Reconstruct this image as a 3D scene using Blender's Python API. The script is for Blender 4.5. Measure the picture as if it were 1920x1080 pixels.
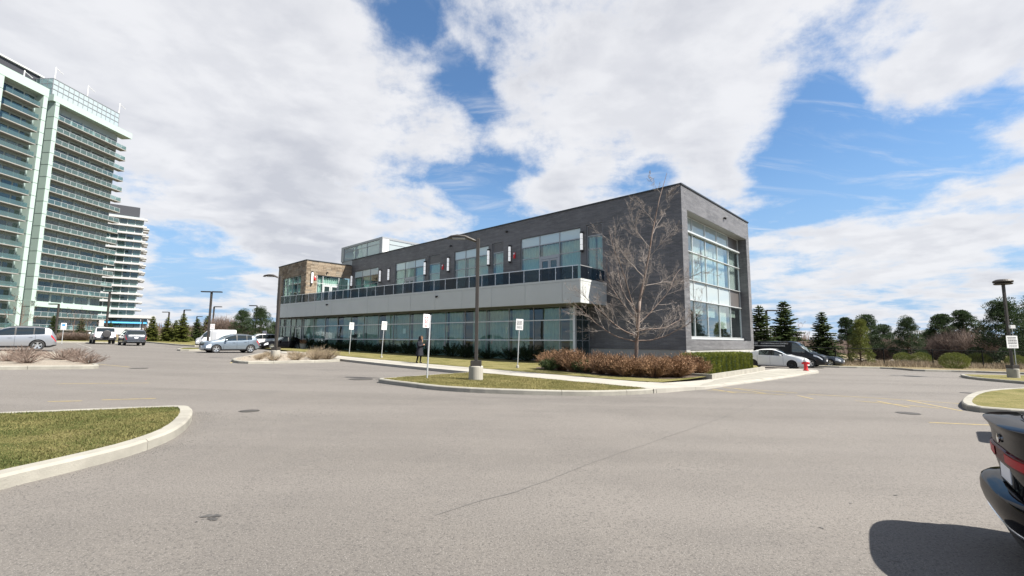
import bpy, bmesh, math, random
from math import sin, cos, tan, pi, radians, degrees, sqrt, atan2, hypot, exp
from mathutils import Vector, Matrix, noise as mnoise

for _o in list(bpy.data.objects):
    bpy.data.objects.remove(_o, do_unlink=True)
SC = bpy.context.scene
COL = SC.collection
R = radians

# ------------------------------------------------------------------ camera
cam_data = bpy.data.cameras.new('camera')
cam_data.sensor_width = 36.0
cam_data.lens = 874.5 / 1920 * 36.0
cam_data.clip_start = 0.05
cam_data.clip_end = 6000
cam = bpy.data.objects.new('camera', cam_data)
COL.objects.link(cam)
_p, _r = R(6.564), R(-0.45)
_m = Matrix(((1, 0, 0), (0, sin(_p), cos(_p)), (0, -cos(_p), sin(_p)))) @ \
     Matrix(((cos(_r), -sin(_r), 0), (sin(_r), cos(_r), 0), (0, 0, 1)))
_right = _m @ Vector((1, 0, 0)); _up = -(_m @ Vector((0, 1, 0))); _back = -(_m @ Vector((0, 0, 1)))
cam.matrix_world = Matrix(((_right.x, _up.x, _back.x, 0), (_right.y, _up.y, _back.y, 0),
                           (_right.z, _up.z, _back.z, 1.6), (0, 0, 0, 1)))
SC.camera = cam

# ------------------------------------------------------------------ light, exposure
SUN_AZ, SUN_EL = R(-20.5), R(50.0)          # azimuth counted from +X towards +Y
SC.view_settings.view_transform = 'Standard'
SC.view_settings.look = 'None'
SC.view_settings.gamma = 1.0
SC.view_settings.exposure = 1.35
sun_data = bpy.data.lights.new('sun', 'SUN')
sun_data.energy = 5.0
sun_data.angle = R(0.53)
sun_data.color = (1.0, 0.95, 0.87)
sun = bpy.data.objects.new('sun', sun_data)
COL.objects.link(sun)
_sd = Vector((cos(SUN_AZ) * cos(SUN_EL), sin(SUN_AZ) * cos(SUN_EL), sin(SUN_EL)))
sun.rotation_euler = _sd.to_track_quat('Z', 'Y').to_euler()
sun.location = (60, -20, 80)


class NT:
    """tiny node-tree writer"""
    def __init__(s, tree):
        s.t = tree; s.n = tree.nodes; s.l = tree.links
    def add(s, typ, **kw):
        n = s.n.new(typ)
        for k, v in kw.items():
            if k == 'inp':
                for i, val in v.items():
                    s.set(n, i, val)
            else:
                setattr(n, k, v)
        return n
    def set(s, n, i, val):
        if hasattr(val, 'is_linked') or hasattr(val, 'links'):
            s.l.new(val, n.inputs[i])
        else:
            n.inputs[i].default_value = val
    def math(s, op, a, b=None, c=None, clamp=False):
        n = s.n.new('ShaderNodeMath'); n.operation = op; n.use_clamp = clamp
        s.set(n, 0, a)
        if b is not None: s.set(n, 1, b)
        if c is not None: s.set(n, 2, c)
        return n.outputs[0]
    def vmath(s, op, a, b=None):
        n = s.n.new('ShaderNodeVectorMath'); n.operation = op
        s.set(n, 0, a)
        if b is not None: s.set(n, 1, b)
        return n
    def mix(s, f, a, b, blend='MIX'):
        n = s.n.new('ShaderNodeMix'); n.data_type = 'RGBA'; n.blend_type = blend
        s.set(n, 0, f); s.set(n, 6, a); s.set(n, 7, b)
        return n.outputs[2]
    def noise(s, vec, scale, detail=4, rough=0.55, dist=0.0):
        n = s.n.new('ShaderNodeTexNoise')
        if vec is not None: s.l.new(vec, n.inputs['Vector'])
        n.inputs['Scale'].default_value = scale; n.inputs['Detail'].default_value = detail
        n.inputs['Roughness'].default_value = rough; n.inputs['Distortion'].default_value = dist
        return n
    def ramp(s, f, stops, interp='LINEAR'):
        n = s.n.new('ShaderNodeValToRGB'); cr = n.color_ramp; cr.interpolation = interp
        while len(cr.elements) < len(stops): cr.elements.new(0.5)
        for e, (p, c) in zip(cr.elements, stops):
            e.position = p; e.color = c if len(c) == 4 else (*c, 1)
        s.l.new(f, n.inputs[0])
        return n.outputs[0]
    def mapr(s, v, a, b, c=0.0, d=1.0, smooth=False):
        n = s.n.new('ShaderNodeMapRange')
        if smooth: n.interpolation_type = 'SMOOTHSTEP'
        s.set(n, 0, v); s.set(n, 1, a); s.set(n, 2, b); s.set(n, 3, c); s.set(n, 4, d)
        return n.outputs[0]


# ------------------------------------------------------------------ sky with broken cumulus
world = bpy.data.worlds.new('World'); SC.world = world; world.use_nodes = True
def build_sky():
    N = NT(world.node_tree); N.n.clear()
    out = N.add('ShaderNodeOutputWorld'); bg = N.add('ShaderNodeBackground')
    sky = N.add('ShaderNodeTexSky'); sky.sky_type = 'NISHITA'; sky.sun_disc = False
    sky.sun_elevation = SUN_EL; sky.sun_rotation = pi / 2 - SUN_AZ
    sky.air_density = 1.0; sky.dust_density = 0.6; sky.ozone_density = 1.6; sky.altitude = 150
    tc = N.add('ShaderNodeTexCoord')
    d = N.vmath('NORMALIZE', tc.outputs['Generated']).outputs[0]
    sep = N.add('ShaderNodeSeparateXYZ', inp={0: d})
    dz = N.math('MAXIMUM', sep.outputs[2], 0.0)
    den = N.math('ADD', dz, 0.14)
    u = N.math('DIVIDE', sep.outputs[0], den); v = N.math('DIVIDE', sep.outputs[1], den)
    comb = N.add('ShaderNodeCombineXYZ', inp={0: u, 1: v, 2: 0.0})
    # domain: stretch a little towards the wind
    warp = N.noise(comb.outputs[0], 0.9, 2, 0.5)
    wv = N.vmath('SUBTRACT', warp.outputs['Color'], (0.5, 0.5, 0.5))
    wsc = N.vmath('SCALE', wv.outputs[0]); wsc.inputs[3].default_value = 0.35
    p = N.vmath('ADD', comb.outputs[0], wsc.outputs[0]).outputs[0]
    big = N.noise(p, 0.85, 2, 0.5)
    med = N.noise(p, 2.3, 9, 0.58)
    fine = N.noise(d, 9.0, 9, 0.66)
    dens = N.math('ADD', N.math('MULTIPLY', big.outputs[0], 0.14), N.math('MULTIPLY', med.outputs[0], 0.84))
    dens = N.math('ADD', dens, N.math('MULTIPLY', fine.outputs[0], 0.38))
    dens = N.math('SUBTRACT', dens, 0.145)
    # the same lumps sampled a little towards the sun: gives each billow a lit and a shaded flank
    pe = N.vmath('ADD', p, (0.10, -0.05, 0.0)).outputs[0]
    med2 = N.noise(pe, 2.3, 5, 0.55)
    flank = N.mapr(N.math('SUBTRACT', med2.outputs[0], med.outputs[0]), -0.10, 0.12, 0.0, 1.0, smooth=True)
    # openings (-) and banks (+) of the cloud deck, by bearing (px of the photograph -> direction)
    bias = None
    for (px, py, rad, w) in SKY_BUMPS:
        c = (_m @ Vector(((px - 960) / 874.5, (py - 540) / 874.5, 1))).normalized()
        dot = N.vmath('DOT_PRODUCT', d, tuple(c)).outputs[1]
        k = 1.0 / (1 - cos(rad))
        g = N.math('EXPONENT', N.math('MULTIPLY', N.math('SUBTRACT', dot, 1.0), k))
        g = N.math('MULTIPLY', g, w)
        bias = g if bias is None else N.math('ADD', bias, g)
    dens = N.math('ADD', dens, bias)
    mask = N.mapr(dens, 0.435, 0.650, smooth=True)
    # thin torn veils that cross the clear gaps
    vm = N.add('ShaderNodeMapping'); vm.inputs['Rotation'].default_value = (0, 0, R(28)); vm.inputs['Scale'].default_value = (1.0, 3.4, 1.0)
    N.l.new(p, vm.inputs[0]); veil = N.noise(vm.outputs[0], 1.9, 8, .62, .6)
    mask = N.math('MAXIMUM', mask, N.mapr(veil.outputs[0], 0.48, 0.80, 0.0, 0.55, smooth=True))
    # haze veil towards the horizon
    hz = N.mapr(dz, 0.0, 0.40, 0.95, 0.0, smooth=True)
    thick = N.mapr(dens, 0.55, 0.80, 0.0, 1.0, smooth=True)
    shade_n = N.noise(p, 1.25, 4, 0.55)
    sh = N.mapr(shade_n.outputs[0], 0.42, 0.62, 0.0, 1.0, smooth=True)
    base = N.math('ADD', N.math('MULTIPLY', N.math('MULTIPLY', sh, thick), 0.75), N.math('MULTIPLY', N.math('MULTIPLY', flank, N.mapr(dens, 0.5, 0.7)), 0.45), clamp=True)
    white = (0.352, 0.354, 0.365, 1); grey = (0.200, 0.208, 0.236, 1)
    ccol = N.mix(N.math('MULTIPLY', base, 0.70), white, grey)
    # clear sky, brightened as in the photograph
    skyc = N.vmath('SCALE', sky.outputs[0]); skyc.inputs[3].default_value = 0.062
    skyc2 = N.mix(1.0, skyc.outputs[0], (0.74, 0.96, 1.10, 1), 'MULTIPLY')
    skyh = N.mix(hz, skyc2, (0.150, 0.225, 0.330, 1))
    col = N.mix(N.math('MULTIPLY', mask, 0.96), skyh, ccol)
    N.l.new(col, bg.inputs[0]); bg.inputs[1].default_value = 1.0
    N.l.new(bg.outputs[0], out.inputs[0])
SKY_BUMPS = [(735, 45, R(3), -.17), (790, 40, R(2.5), -.14), (850, 130, R(2.8), -.17), (900, 190, R(2.2), -.18), (905, 210, R(2), -.1),
             (880, 350, R(3), -.22), (945, 345, R(3), -.13), (1000, 300, R(2), -.08), (920, 385, R(2.5), -.10),
             (1555, 105, R(3.5), -.13), (1545, 190, R(3.5), -.18), (1500, 285, R(3.5), -.15), (1590, 300, R(4), -.18), (1680, 300, R(4), -.17),
             (1790, 265, R(4), -.17), (1880, 190, R(3.5), -.17), (1440, 365, R(3.5), -.17), (1540, 355, R(4), -.17), (1650, 345, R(3.5), -.14),
             (1225, 325, R(2.5), -.20), (1160, 315, R(2), -.10), (1740, 300, R(3), -.08),
             (320, 460, R(2), -.14), (400, 468, R(2.5), -.17), (450, 490, R(2), -.12), (360, 510, R(3), -.10), (430, 535, R(4), -.10), (300, 500, R(2), -.1),
             (1650, 535, R(2.5), -.10), (1900, 470, R(2.5), -.10),
             (1300, 80, R(12), .13), (1150, 200, R(11), .14), (500, 230, R(18), .14), (200, 120, R(18), .12), (650, 400, R(7), .10), (480, 395, R(6), .10),
             (1750, 430, R(7), .10), (1500, 440, R(5), .10), (1750, 90, R(7), .13), (1660, 215, R(3.5), .14), (1850, 60, R(6), .12), (1040, 350, R(3), .14),
             (1370, 335, R(3), .12), (1850, 390, R(6), .08), (380, 490, R(2), .07), (600, 495, R(5), .05), (1700, 520, R(8), .04)]
build_sky()
try:
    world.cycles.sampling_method = 'MANUAL'; world.cycles.sample_map_resolution = 512
except Exception:
    pass
# ------------------------------------------------------------------ helpers
def gz(x, y=0.0):
    """height of the parking lot: it falls gently from left to right"""
    x = max(-90.0, min(70.0, x))
    if x > -4: return -.0133 * x
    if x > -12:
        t = -4 - x
        return .0532 + .0133 * t + .0107 * t * t / 16
    return .0532 + .0133 * 8 + .0107 * 4 + .024 * (-12 - x)

def bearing(px, Y):
    """x of a thing standing Y metres ahead that is seen at column px"""
    return Y * (px - 960) / 881.0

class MB:
    """collects faces, then links them as one mesh object"""
    def __init__(s): s.v = []; s.f = []; s.m = []
    def quad(s, a, b, c, d, m=0):
        i = len(s.v); s.v += [tuple(a), tuple(b), tuple(c), tuple(d)]; s.f.append((i, i+1, i+2, i+3)); s.m.append(m)
    def tri(s, a, b, c, m=0):
        i = len(s.v); s.v += [tuple(a), tuple(b), tuple(c)]; s.f.append((i, i+1, i+2)); s.m.append(m)
    def box(s, x0, x1, y0, y1, z0, z1, m=0, T=None):
        if x0 > x1: x0, x1 = x1, x0
        if y0 > y1: y0, y1 = y1, y0
        i = len(s.v)
        P = [(x0,y0,z0),(x1,y0,z0),(x1,y1,z0),(x0,y1,z0),(x0,y0,z1),(x1,y0,z1),(x1,y1,z1),(x0,y1,z1)]
        if T is not None: P = [tuple(T @ Vector(p)) for p in P]
        s.v += P
        for f in ((0,3,2,1),(4,5,6,7),(0,1,5,4),(1,2,6,5),(2,3,7,6),(3,0,4,7)):
            s.f.append(tuple(i+k for k in f)); s.m.append(m)
    def tube(s, pts, rad, n=6, m=0, cap=True):
        """tapered tube through points; rad is one number or one per point"""
        pts = [Vector(p) for p in pts]
        if not hasattr(rad, '__len__'): rad = [rad] * len(pts)
        base = len(s.v); up = Vector((0, 0, 1)); prevx = None
        for k, p in enumerate(pts):
            t = (pts[min(k+1, len(pts)-1)] - pts[max(k-1, 0)])
            if t.length < 1e-9: t = up.copy()
            t.normalize()
            if prevx is None:
                x = t.cross(Vector((0, 0, 1)) if abs(t.z) < .9 else Vector((1, 0, 0))).normalized()
            else:
                x = (prevx - t * prevx.dot(t))
                x = x.normalized() if x.length > 1e-6 else t.orthogonal().normalized()
            prevx = x; y = t.cross(x)
            for j in range(n):
                a = 2 * pi * j / n
                s.v.append(tuple(p + (x * cos(a) + y * sin(a)) * rad[k]))
        for k in range(len(pts) - 1):
            for j in range(n):
                j2 = (j + 1) % n
                s.f.append((base+k*n+j, base+k*n+j2, base+(k+1)*n+j2, base+(k+1)*n+j)); s.m.append(m)
        if cap:
            s.f.append(tuple(base + j for j in reversed(range(n)))); s.m.append(m)
            s.f.append(tuple(base + (len(pts)-1)*n + j for j in range(n))); s.m.append(m)
    def lathe(s, prof, n=20, m=0, c=(0,0,0), axis='Z', closed=False):
        base = len(s.v)
        for (r, h) in prof:
            for j in range(n):
                a = 2*pi*j/n
                if axis == 'Z': q = (c[0]+r*cos(a), c[1]+r*sin(a), c[2]+h)
                else: q = (c[0]+r*cos(a), c[1]+h, c[2]+r*sin(a))
                s.v.append(q)
        K = len(prof)
        for k in range(K-1 if not closed else K):
            k2 = (k+1) % K
            for j in range(n):
                j2 = (j+1) % n
                q = (base+k*n+j, base+k*n+j2, base+k2*n+j2, base+k2*n+j)
                s.f.append(q if axis == 'Z' else q[::-1]); s.m.append(m)
        if not closed:
            a = tuple(base+j for j in range(n)); b = tuple(base+(K-1)*n+j for j in range(n))
            s.f.append(a[::-1] if axis == 'Z' else a); s.m.append(m)
            s.f.append(b if axis == 'Z' else b[::-1]); s.m.append(m)
    def prism(s, poly, z0, z1, m=0, mside=None):
        """poly: list of (x,y) ccw; z0/z1 numbers or functions of (x,y)"""
        f0 = z0 if callable(z0) else (lambda x, y: z0)
        f1 = z1 if callable(z1) else (lambda x, y: z1)
        n = len(poly); i = len(s.v)
        s.v += [(x, y, f0(x, y)) for x, y in poly] + [(x, y, f1(x, y)) for x, y in poly]
        s.f.append(tuple(i+n+k for k in range(n))); s.m.append(m)
        s.f.append(tuple(i+n-1-k for k in range(n))); s.m.append(m)
        for k in range(n):
            k2 = (k+1) % n
            s.f.append((i+k, i+k2, i+n+k2, i+n+k)); s.m.append(m if mside is None else mside)
    def mesh(s, name, mats, smooth=False, weld=False):
        me = bpy.data.meshes.new(name)
        me.from_pydata(s.v, [], s.f); me.update()
        mats = mats if isinstance(mats, (list, tuple)) else [mats]
        for mt in mats: me.materials.append(MAT[mt] if isinstance(mt, str) else mt)
        if len(mats) > 1: me.polygons.foreach_set('material_index', s.m)
        if smooth: me.polygons.foreach_set('use_smooth', [True]*len(me.polygons))
        if weld:
            b = bmesh.new(); b.from_mesh(me); bmesh.ops.remove_doubles(b, verts=b.verts, dist=1e-4); b.to_mesh(me); b.free()
        return me
    def build(s, name, mats, parent=None, smooth=False, loc=None, rz=None, weld=False):
        return put(name, s.mesh(name, mats, smooth, weld), parent, loc, rz)

def put(name, me, parent=None, loc=None, rz=None):
    o = bpy.data.objects.new(name, me); COL.objects.link(o)
    if parent is not None: o.parent = parent
    if loc is not None: o.location = loc
    if rz is not None: o.rotation_euler = (0, 0, rz)
    return o
def thing(name, label, cat, loc=(0,0,0), rz=0.0, group=None):
    o = bpy.data.objects.new(name, None); COL.objects.link(o)
    o.location = loc; o.rotation_euler = (0, 0, rz); o.empty_display_size = .2
    return tag(o, label, cat, group)
def tag(o, label, cat, group=None):
    o['label'] = label; o['category'] = cat
    if group: o['group'] = group
    return o
def struct(o, label=None):
    o['kind'] = 'structure'
    if label: o['label'] = label
    return o
def stuff(o, label=None, cat=None):
    o['kind'] = 'stuff'
    if label: o['label'] = label
    if cat: o['category'] = cat
    return o
def copy_tree(o, parent=None):
    c = o.copy(); COL.objects.link(c); c.parent = parent
    for ch in list(o.children): copy_tree(ch, c)
    return c
def bevel(me, w, seg=1):
    b = bmesh.new(); b.from_mesh(me)
    bmesh.ops.remove_doubles(b, verts=b.verts, dist=1e-5)
    es = [e for e in b.edges if len(e.link_faces) == 2 and e.calc_face_angle(0) > .6]
    bmesh.ops.bevel(b, geom=es, offset=w, segments=seg, affect='EDGES', profile=.5)
    b.to_mesh(me); b.free(); return me
def inset_poly(poly, d):
    """move every edge of a ccw polygon inwards by d"""
    n = len(poly); out = []
    for i in range(n):
        p0, p1, p2 = Vector(poly[i-1]), Vector(poly[i]), Vector(poly[(i+1) % n])
        a = (p1-p0).normalized(); b = (p2-p1).normalized()
        na = Vector((-a.y, a.x)); nb = Vector((-b.y, b.x))
        m = na + nb
        m = m / max(.35, m.length_squared) * 2 * .5 if m.length > 1e-6 else na
        k = d / max(.35, m.normalized().dot(na))
        out.append(tuple(p1 + m.normalized() * k))
    return out
def text_mesh(body, size, name, mat, depth=.0):
    cu = bpy.data.curves.new(name, 'FONT'); cu.body = body; cu.size = size; cu.extrude = depth
    cu.align_x = 'CENTER'; cu.align_y = 'CENTER'; cu.resolution_u = 2
    tmp = bpy.data.objects.new('tmp_text', cu); COL.objects.link(tmp)
    dg = bpy.context.evaluated_depsgraph_get()
    me = bpy.data.meshes.new_from_object(tmp.evaluated_get(dg))
    bpy.data.objects.remove(tmp); bpy.data.curves.remove(cu)
    me.name = name; me.materials.clear(); me.materials.append(MAT[mat])
    return me

# ------------------------------------------------------------------ materials
MAT = {}
def mat(name, col, rough=.6, metal=0.0, spec=.5, var=0.0, scale=6.0, bump=0.0, bscale=40.0, coat=0.0, detail=5, col2=None, vec='Object', trans=0.0):
    m = bpy.data.materials.new(name); m.use_nodes = True; N = NT(m.node_tree)
    b = N.n['Principled BSDF']
    b.inputs['Roughness'].default_value = rough; b.inputs['Metallic'].default_value = metal
    b.inputs['Specular IOR Level'].default_value = spec
    b.inputs['Coat Weight'].default_value = coat; b.inputs['Coat Roughness'].default_value = .04
    c = (*col, 1)
    if var > 0 or bump > 0 or col2:
        tc = N.add('ShaderNodeTexCoord')
    if var > 0 or col2:
        nz = N.noise(tc.outputs[vec], scale, detail, .6)
        c2 = (*col2, 1) if col2 else tuple(min(1, x*(1+var)) for x in col) + (1,)
        c1 = c if col2 else tuple(x*(1-var) for x in col) + (1,)
        f = N.mapr(nz.outputs[0], .3, .7)
        N.l.new(N.mix(f, c1, c2), b.inputs['Base Color'])
    else:
        b.inputs['Base Color'].default_value = c
    if bump > 0:
        bn = N.noise(tc.outputs[vec], bscale, 6, .65)
        bp = N.add('ShaderNodeBump', inp={'Height': bn.outputs[0], 'Strength': bump, 'Distance': .02})
        N.l.new(bp.outputs[0], b.inputs['Normal'])
    if trans > 0:
        b.inputs['Transmission Weight'].default_value = trans
    MAT[name] = m
    return m, N, b

def mat_asphalt():
    m, N, b = mat('asphalt', (0.1026, 0.0970, 0.0929), .88, spec=.3)
    tc = N.add('ShaderNodeTexCoord'); P = tc.outputs['Object']
    big = N.noise(P, .13, 5, .6); mid = N.noise(P, .75, 8, .68); sp = N.noise(P, 44, 4, .8)
    vor = N.add('ShaderNodeTexVoronoi'); vor.inputs['Scale'].default_value = 60; N.l.new(P, vor.inputs['Vector'])
    # long drive lanes polished lighter
    mp = N.add('ShaderNodeMapping'); mp.inputs['Rotation'].default_value = (0, 0, R(-45)); mp.inputs['Scale'].default_value = (.05, .5, 1)
    N.l.new(P, mp.inputs[0]); lane = N.noise(mp.outputs[0], 1.0, 4, .6)
    base = N.ramp(big.outputs[0], [(.3, (0.1155, 0.1047, 0.0939)), (.7, (0.1463, 0.1339, 0.1211))])
    base = N.mix(N.mapr(mid.outputs[0], .38, .64, 0, .75), base, (0.1052, 0.0966, 0.0887, 1))
    base = N.mix(N.mapr(lane.outputs[0], .40, .62, 0, .65), base, (0.1565, 0.1430, 0.1300, 1))
    dark = N.mapr(sp.outputs[0], .44, .60, 0, 1); 
    base = N.mix(N.math('MULTIPLY', N.mapr(sp.outputs[0], .34, .50, 1, 0), .85), base, (0.0436, 0.0408, 0.0391, 1))
    base = N.mix(N.math('MULTIPLY', N.mapr(vor.outputs['Distance'], .08, .30, 1, 0), .82), base, (0.2463, 0.2298, 0.2114, 1))
    N.l.new(base, b.inputs['Base Color'])
    bp = N.add('ShaderNodeBump', inp={'Height': sp.outputs[0], 'Strength': .55, 'Distance': .012})
    N.l.new(bp.outputs[0], b.inputs['Normal'])
def mat_brick(name, c1, c2, mortar, bw, rh, rough=.5, off=.5, ms=.012):
    """running-bond brick, laid by the wall's own x/z (or y/z) directions"""
    m, N, b = mat(name, c1, rough, spec=.7)
    tc = N.add('ShaderNodeTexCoord'); g = N.add('ShaderNodeNewGeometry')
    sep = N.add('ShaderNodeSeparateXYZ', inp={0: tc.outputs['Object']})
    # pick x or y as the running direction by the face's own normal (object space)
    vt = N.add('ShaderNodeVectorTransform'); vt.vector_type = 'NORMAL'; vt.convert_from = 'WORLD'; vt.convert_to = 'OBJECT'
    N.l.new(g.outputs['True Normal'], vt.inputs[0])
    sn = N.add('ShaderNodeSeparateXYZ', inp={0: vt.outputs[0]})
    ax = N.math('GREATER_THAN', N.math('ABSOLUTE', sn.outputs[0]), .7)
    run = N.add('ShaderNodeMix'); run.data_type = 'FLOAT'
    N.l.new(ax, run.inputs[0]); N.l.new(sep.outputs[0], run.inputs[2]); N.l.new(sep.outputs[1], run.inputs[3])
    cv = N.add('ShaderNodeCombineXYZ', inp={0: run.outputs[0], 1: sep.outputs[2], 2: 0.0})
    br = N.add('ShaderNodeTexBrick'); br.offset = off
    N.l.new(cv.outputs[0], br.inputs['Vector'])
    br.inputs['Scale'].default_value = 1.0; br.inputs['Brick Width'].default_value = bw; br.inputs['Row Height'].default_value = rh
    br.inputs['Mortar Size'].default_value = ms; br.inputs['Mortar Smooth'].default_value = .2; br.inputs['Bias'].default_value = 0
    br.inputs['Color1'].default_value = (*c1, 1); br.inputs['Color2'].default_value = (*c2, 1); br.inputs['Mortar'].default_value = (*mortar, 1)
    mp = N.add('ShaderNodeMapping'); mp.inputs['Scale'].default_value = (.7, 3.2, 1); N.l.new(cv.outputs[0], mp.inputs[0])
    nz = N.noise(mp.outputs[0], 1.3, 6, .65)
    c = N.mix(N.mapr(nz.outputs[0], .34, .66, 0, .75), br.outputs['Color'], tuple(x*.55 for x in c1) + (1,))
    nz2 = N.noise(tc.outputs['Object'], .35, 3, .5)
    c = N.mix(N.mapr(nz2.outputs[0], .4, .7, 0, .3), c, tuple(min(1, x*1.5) for x in c2) + (1,))
    N.l.new(c, b.inputs['Base Color'])
    bp = N.add('ShaderNodeBump', inp={'Height': N.math('SUBTRACT', N.math('MULTIPLY', nz.outputs[0], .35), br.outputs['Fac']), 'Strength': .7, 'Distance': .02})
    N.l.new(bp.outputs[0], b.inputs['Normal'])
def mat_glass(name, tint, refl=.06, rough=.0, body=0.0, bodycol=(.1, .2, .2), rcol=(.9, 1, .98), fmul=1.0):
    """window pane: mirror-like by angle, tinted clear otherwise, optionally with a frit / film body"""
    m = bpy.data.materials.new(name); m.use_nodes = True; N = NT(m.node_tree); N.n.clear()
    out = N.add('ShaderNodeOutputMaterial')
    tr = N.add('ShaderNodeBsdfTransparent'); tr.inputs[0].default_value = (*tint, 1)
    gl = N.add('ShaderNodeBsdfGlossy'); gl.inputs['Roughness'].default_value = rough; gl.inputs[0].default_value = (*rcol, 1)
    df = N.add('ShaderNodeBsdfDiffuse'); df.inputs[0].default_value = (*bodycol, 1)
    lw = N.add('ShaderNodeFresnel'); lw.inputs[0].default_value = 1.5
    f = N.math('ADD', N.math('MULTIPLY', lw.outputs[0], fmul), refl, clamp=True)
    gb = N.add('ShaderNodeNewGeometry'); f = N.math('MULTIPLY', f, N.math('SUBTRACT', 1.0, gb.outputs['Backfacing']))   # reflect on the outer face of a pane only
    # pane-to-pane waviness
    tc = N.add('ShaderNodeTexCoord'); nz = N.noise(tc.outputs['Object'], .9, 2, .5)
    bp = N.add('ShaderNodeBump', inp={'Height': nz.outputs[0], 'Strength': .10, 'Distance': .03}); N.l.new(bp.outputs[0], gl.inputs['Normal'])
    ms = N.add('ShaderNodeMixShader', inp={0: body}); N.l.new(tr.outputs[0], ms.inputs[1]); N.l.new(df.outputs[0], ms.inputs[2])
    m2 = N.add('ShaderNodeMixShader'); N.l.new(f, m2.inputs[0]); N.l.new(ms.outputs[0], m2.inputs[1]); N.l.new(gl.outputs[0], m2.inputs[2])
    N.l.new(m2.outputs[0], out.inputs[0]); MAT[name] = m
def mat_leaf(name, c1, c2, scale=1.5, rough=.6, trans=.25):
    m = bpy.data.materials.new(name); m.use_nodes = True; N = NT(m.node_tree)
    b = N.n['Principled BSDF']; b.inputs['Roughness'].default_value = rough; b.inputs['Specular IOR Level'].default_value = .25
    tc = N.add('ShaderNodeTexCoord'); nz = N.noise(tc.outputs['Object'], scale, 4, .65)
    g = N.add('ShaderNodeNewGeometry')
    f = N.math('ADD', N.mapr(nz.outputs[0], .3, .7, 0, .7), N.math('MULTIPLY', g.outputs['Random Per Island'], .45), clamp=True)
    c = N.mix(f, (*c1, 1), (*c2, 1)); N.l.new(c, b.inputs['Base Color'])
    t = N.add('ShaderNodeBsdfTranslucent'); N.l.new(c, t.inputs[0])
    ms = N.add('ShaderNodeMixShader', inp={0: trans}); N.l.new(b.outputs[0], ms.inputs[1]); N.l.new(t.outputs[0], ms.inputs[2])
    N.l.new(ms.outputs[0], N.n['Material Output'].inputs[0]); MAT[name] = m
def mat_grass(name, c1, c2, c3, sc=.6):
    m, N, b = mat(name, c1, .95, spec=.1)
    tc = N.add('ShaderNodeTexCoord'); P = tc.outputs['Object']
    a = N.noise(P, sc, 5, .65); f = N.noise(P, 26, 5, .75); k = N.noise(P, sc * 3.3, 4, .6)
    c = N.ramp(a.outputs[0], [(.36, (*c1, 1)), (.52, (*c2, 1)), (.66, (*c3, 1))])
    c = N.mix(N.mapr(k.outputs[0], .45, .62, 0, .6), c, (*c2, 1))
    c = N.mix(N.mapr(f.outputs[0], .38, .6, .62, 0), c, tuple(x * .32 for x in c1) + (1,))
    N.l.new(c, b.inputs['Base Color'])
    bp = N.add('ShaderNodeBump', inp={'Height': f.outputs[0], 'Strength': .8, 'Distance': .03}); N.l.new(bp.outputs[0], b.inputs['Normal'])

mat_asphalt()
mat('concrete', (0.2912, 0.2756, 0.2392), .88, spec=.3, var=.10, scale=1.6, bump=.25, bscale=60, vec='Object')
mat('walk', (0.286, 0.2704, 0.2392), .9, spec=.3, var=.09, scale=1.1, bump=.2, bscale=80)
mat('kerb', (.285, .272, .235), .9, spec=.25, col2=(.20, .19, .165), scale=1.7, bump=.35, bscale=45)
mat('foundation', (0.3, 0.294, 0.276), .9, var=.12, scale=1.5, bump=.2)
mat_brick('brick', (.064, .063, .068), (.122, .119, .124), (.15, .148, .15), .5, .092, ms=.009)
mat_grass('lawn', (.040, .060, .014), (.125, .115, .042), (.185, .155, .075), 1.0)
mat_grass('lawn_dry', (0.0868, 0.0899, 0.0248), (0.186, 0.1643, 0.0682), (0.2232, 0.1922, 0.093), .8)
mat_grass('field', (0.143, 0.1155, 0.066), (0.198, 0.1595, 0.0935), (0.088, 0.0935, 0.033), .12)
mat('mulch', (0.07, 0.049, 0.035), .95, var=.5, scale=14, bump=.9, bscale=35)
mat('gravel', (0.216, 0.186, 0.15), .95, var=.35, scale=22, bump=.9, bscale=40)
mat('panel', (.42, .435, .425), .45, metal=.0, var=.05, scale=.5)
mat('panel_cap', (.44, .455, .445), .4)
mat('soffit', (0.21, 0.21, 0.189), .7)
mat('alu', (.30, .31, .32), .4, metal=.5)
mat('alu_light', (.55, .57, .57), .35, metal=.4)
mat('steel', (.60, .61, .62), .35, metal=.7)
mat('galv', (.50, .51, .51), .45, metal=.55, var=.1, scale=8)
mat('black_metal', (.022, .021, .021), .45, spec=.4)
mat('fence_black', (.012, .012, .012), .9, spec=.1)
mat('bronze', (.045, .039, .034), .5, metal=.2, var=.15, scale=5)
mat('cap', (.03, .035, .04), .5, metal=.3)
mat('spandrel_brown', (.085, .078, .075), .35, var=.08)
_d = mat('diffuser', (.90, .90, .90), .4)[2]; _d.inputs['Emission Color'].default_value = (1, .98, .94, 1); _d.inputs['Emission Strength'].default_value = .14   # the wall lights are on
mat('red_paint', (.55, .02, .025), .4)
mat('white_paint', (0.585, 0.585, 0.5775), .5)
mat('sign_white', (0.6, 0.6, 0.6), .5)
mat('sign_ink', (.05, .05, .055), .7)
mat('sign_red', (.60, .06, .07), .7)
mat('sign_blue', (.06, .22, .55), .6)
mat('line_yellow', (0.338, 0.247, 0.065), .85, col2=(0.195, 0.169, 0.117), scale=7)
mat('line_white', (0.3, 0.288, 0.27), .85, col2=(0.18, 0.168, 0.15), scale=7)
mat('stain', (0.033, 0.0312, 0.03), .7, col2=(0.096, 0.09, 0.084), scale=9)
mat('tar', (.085, .080, .075), .85, col2=(.125, .118, .11), scale=5)
mat('iron', (.06, .055, .05), .7, metal=.4, bump=.3, bscale=30)
mat('interior', (.10, .12, .115), .9)
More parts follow.
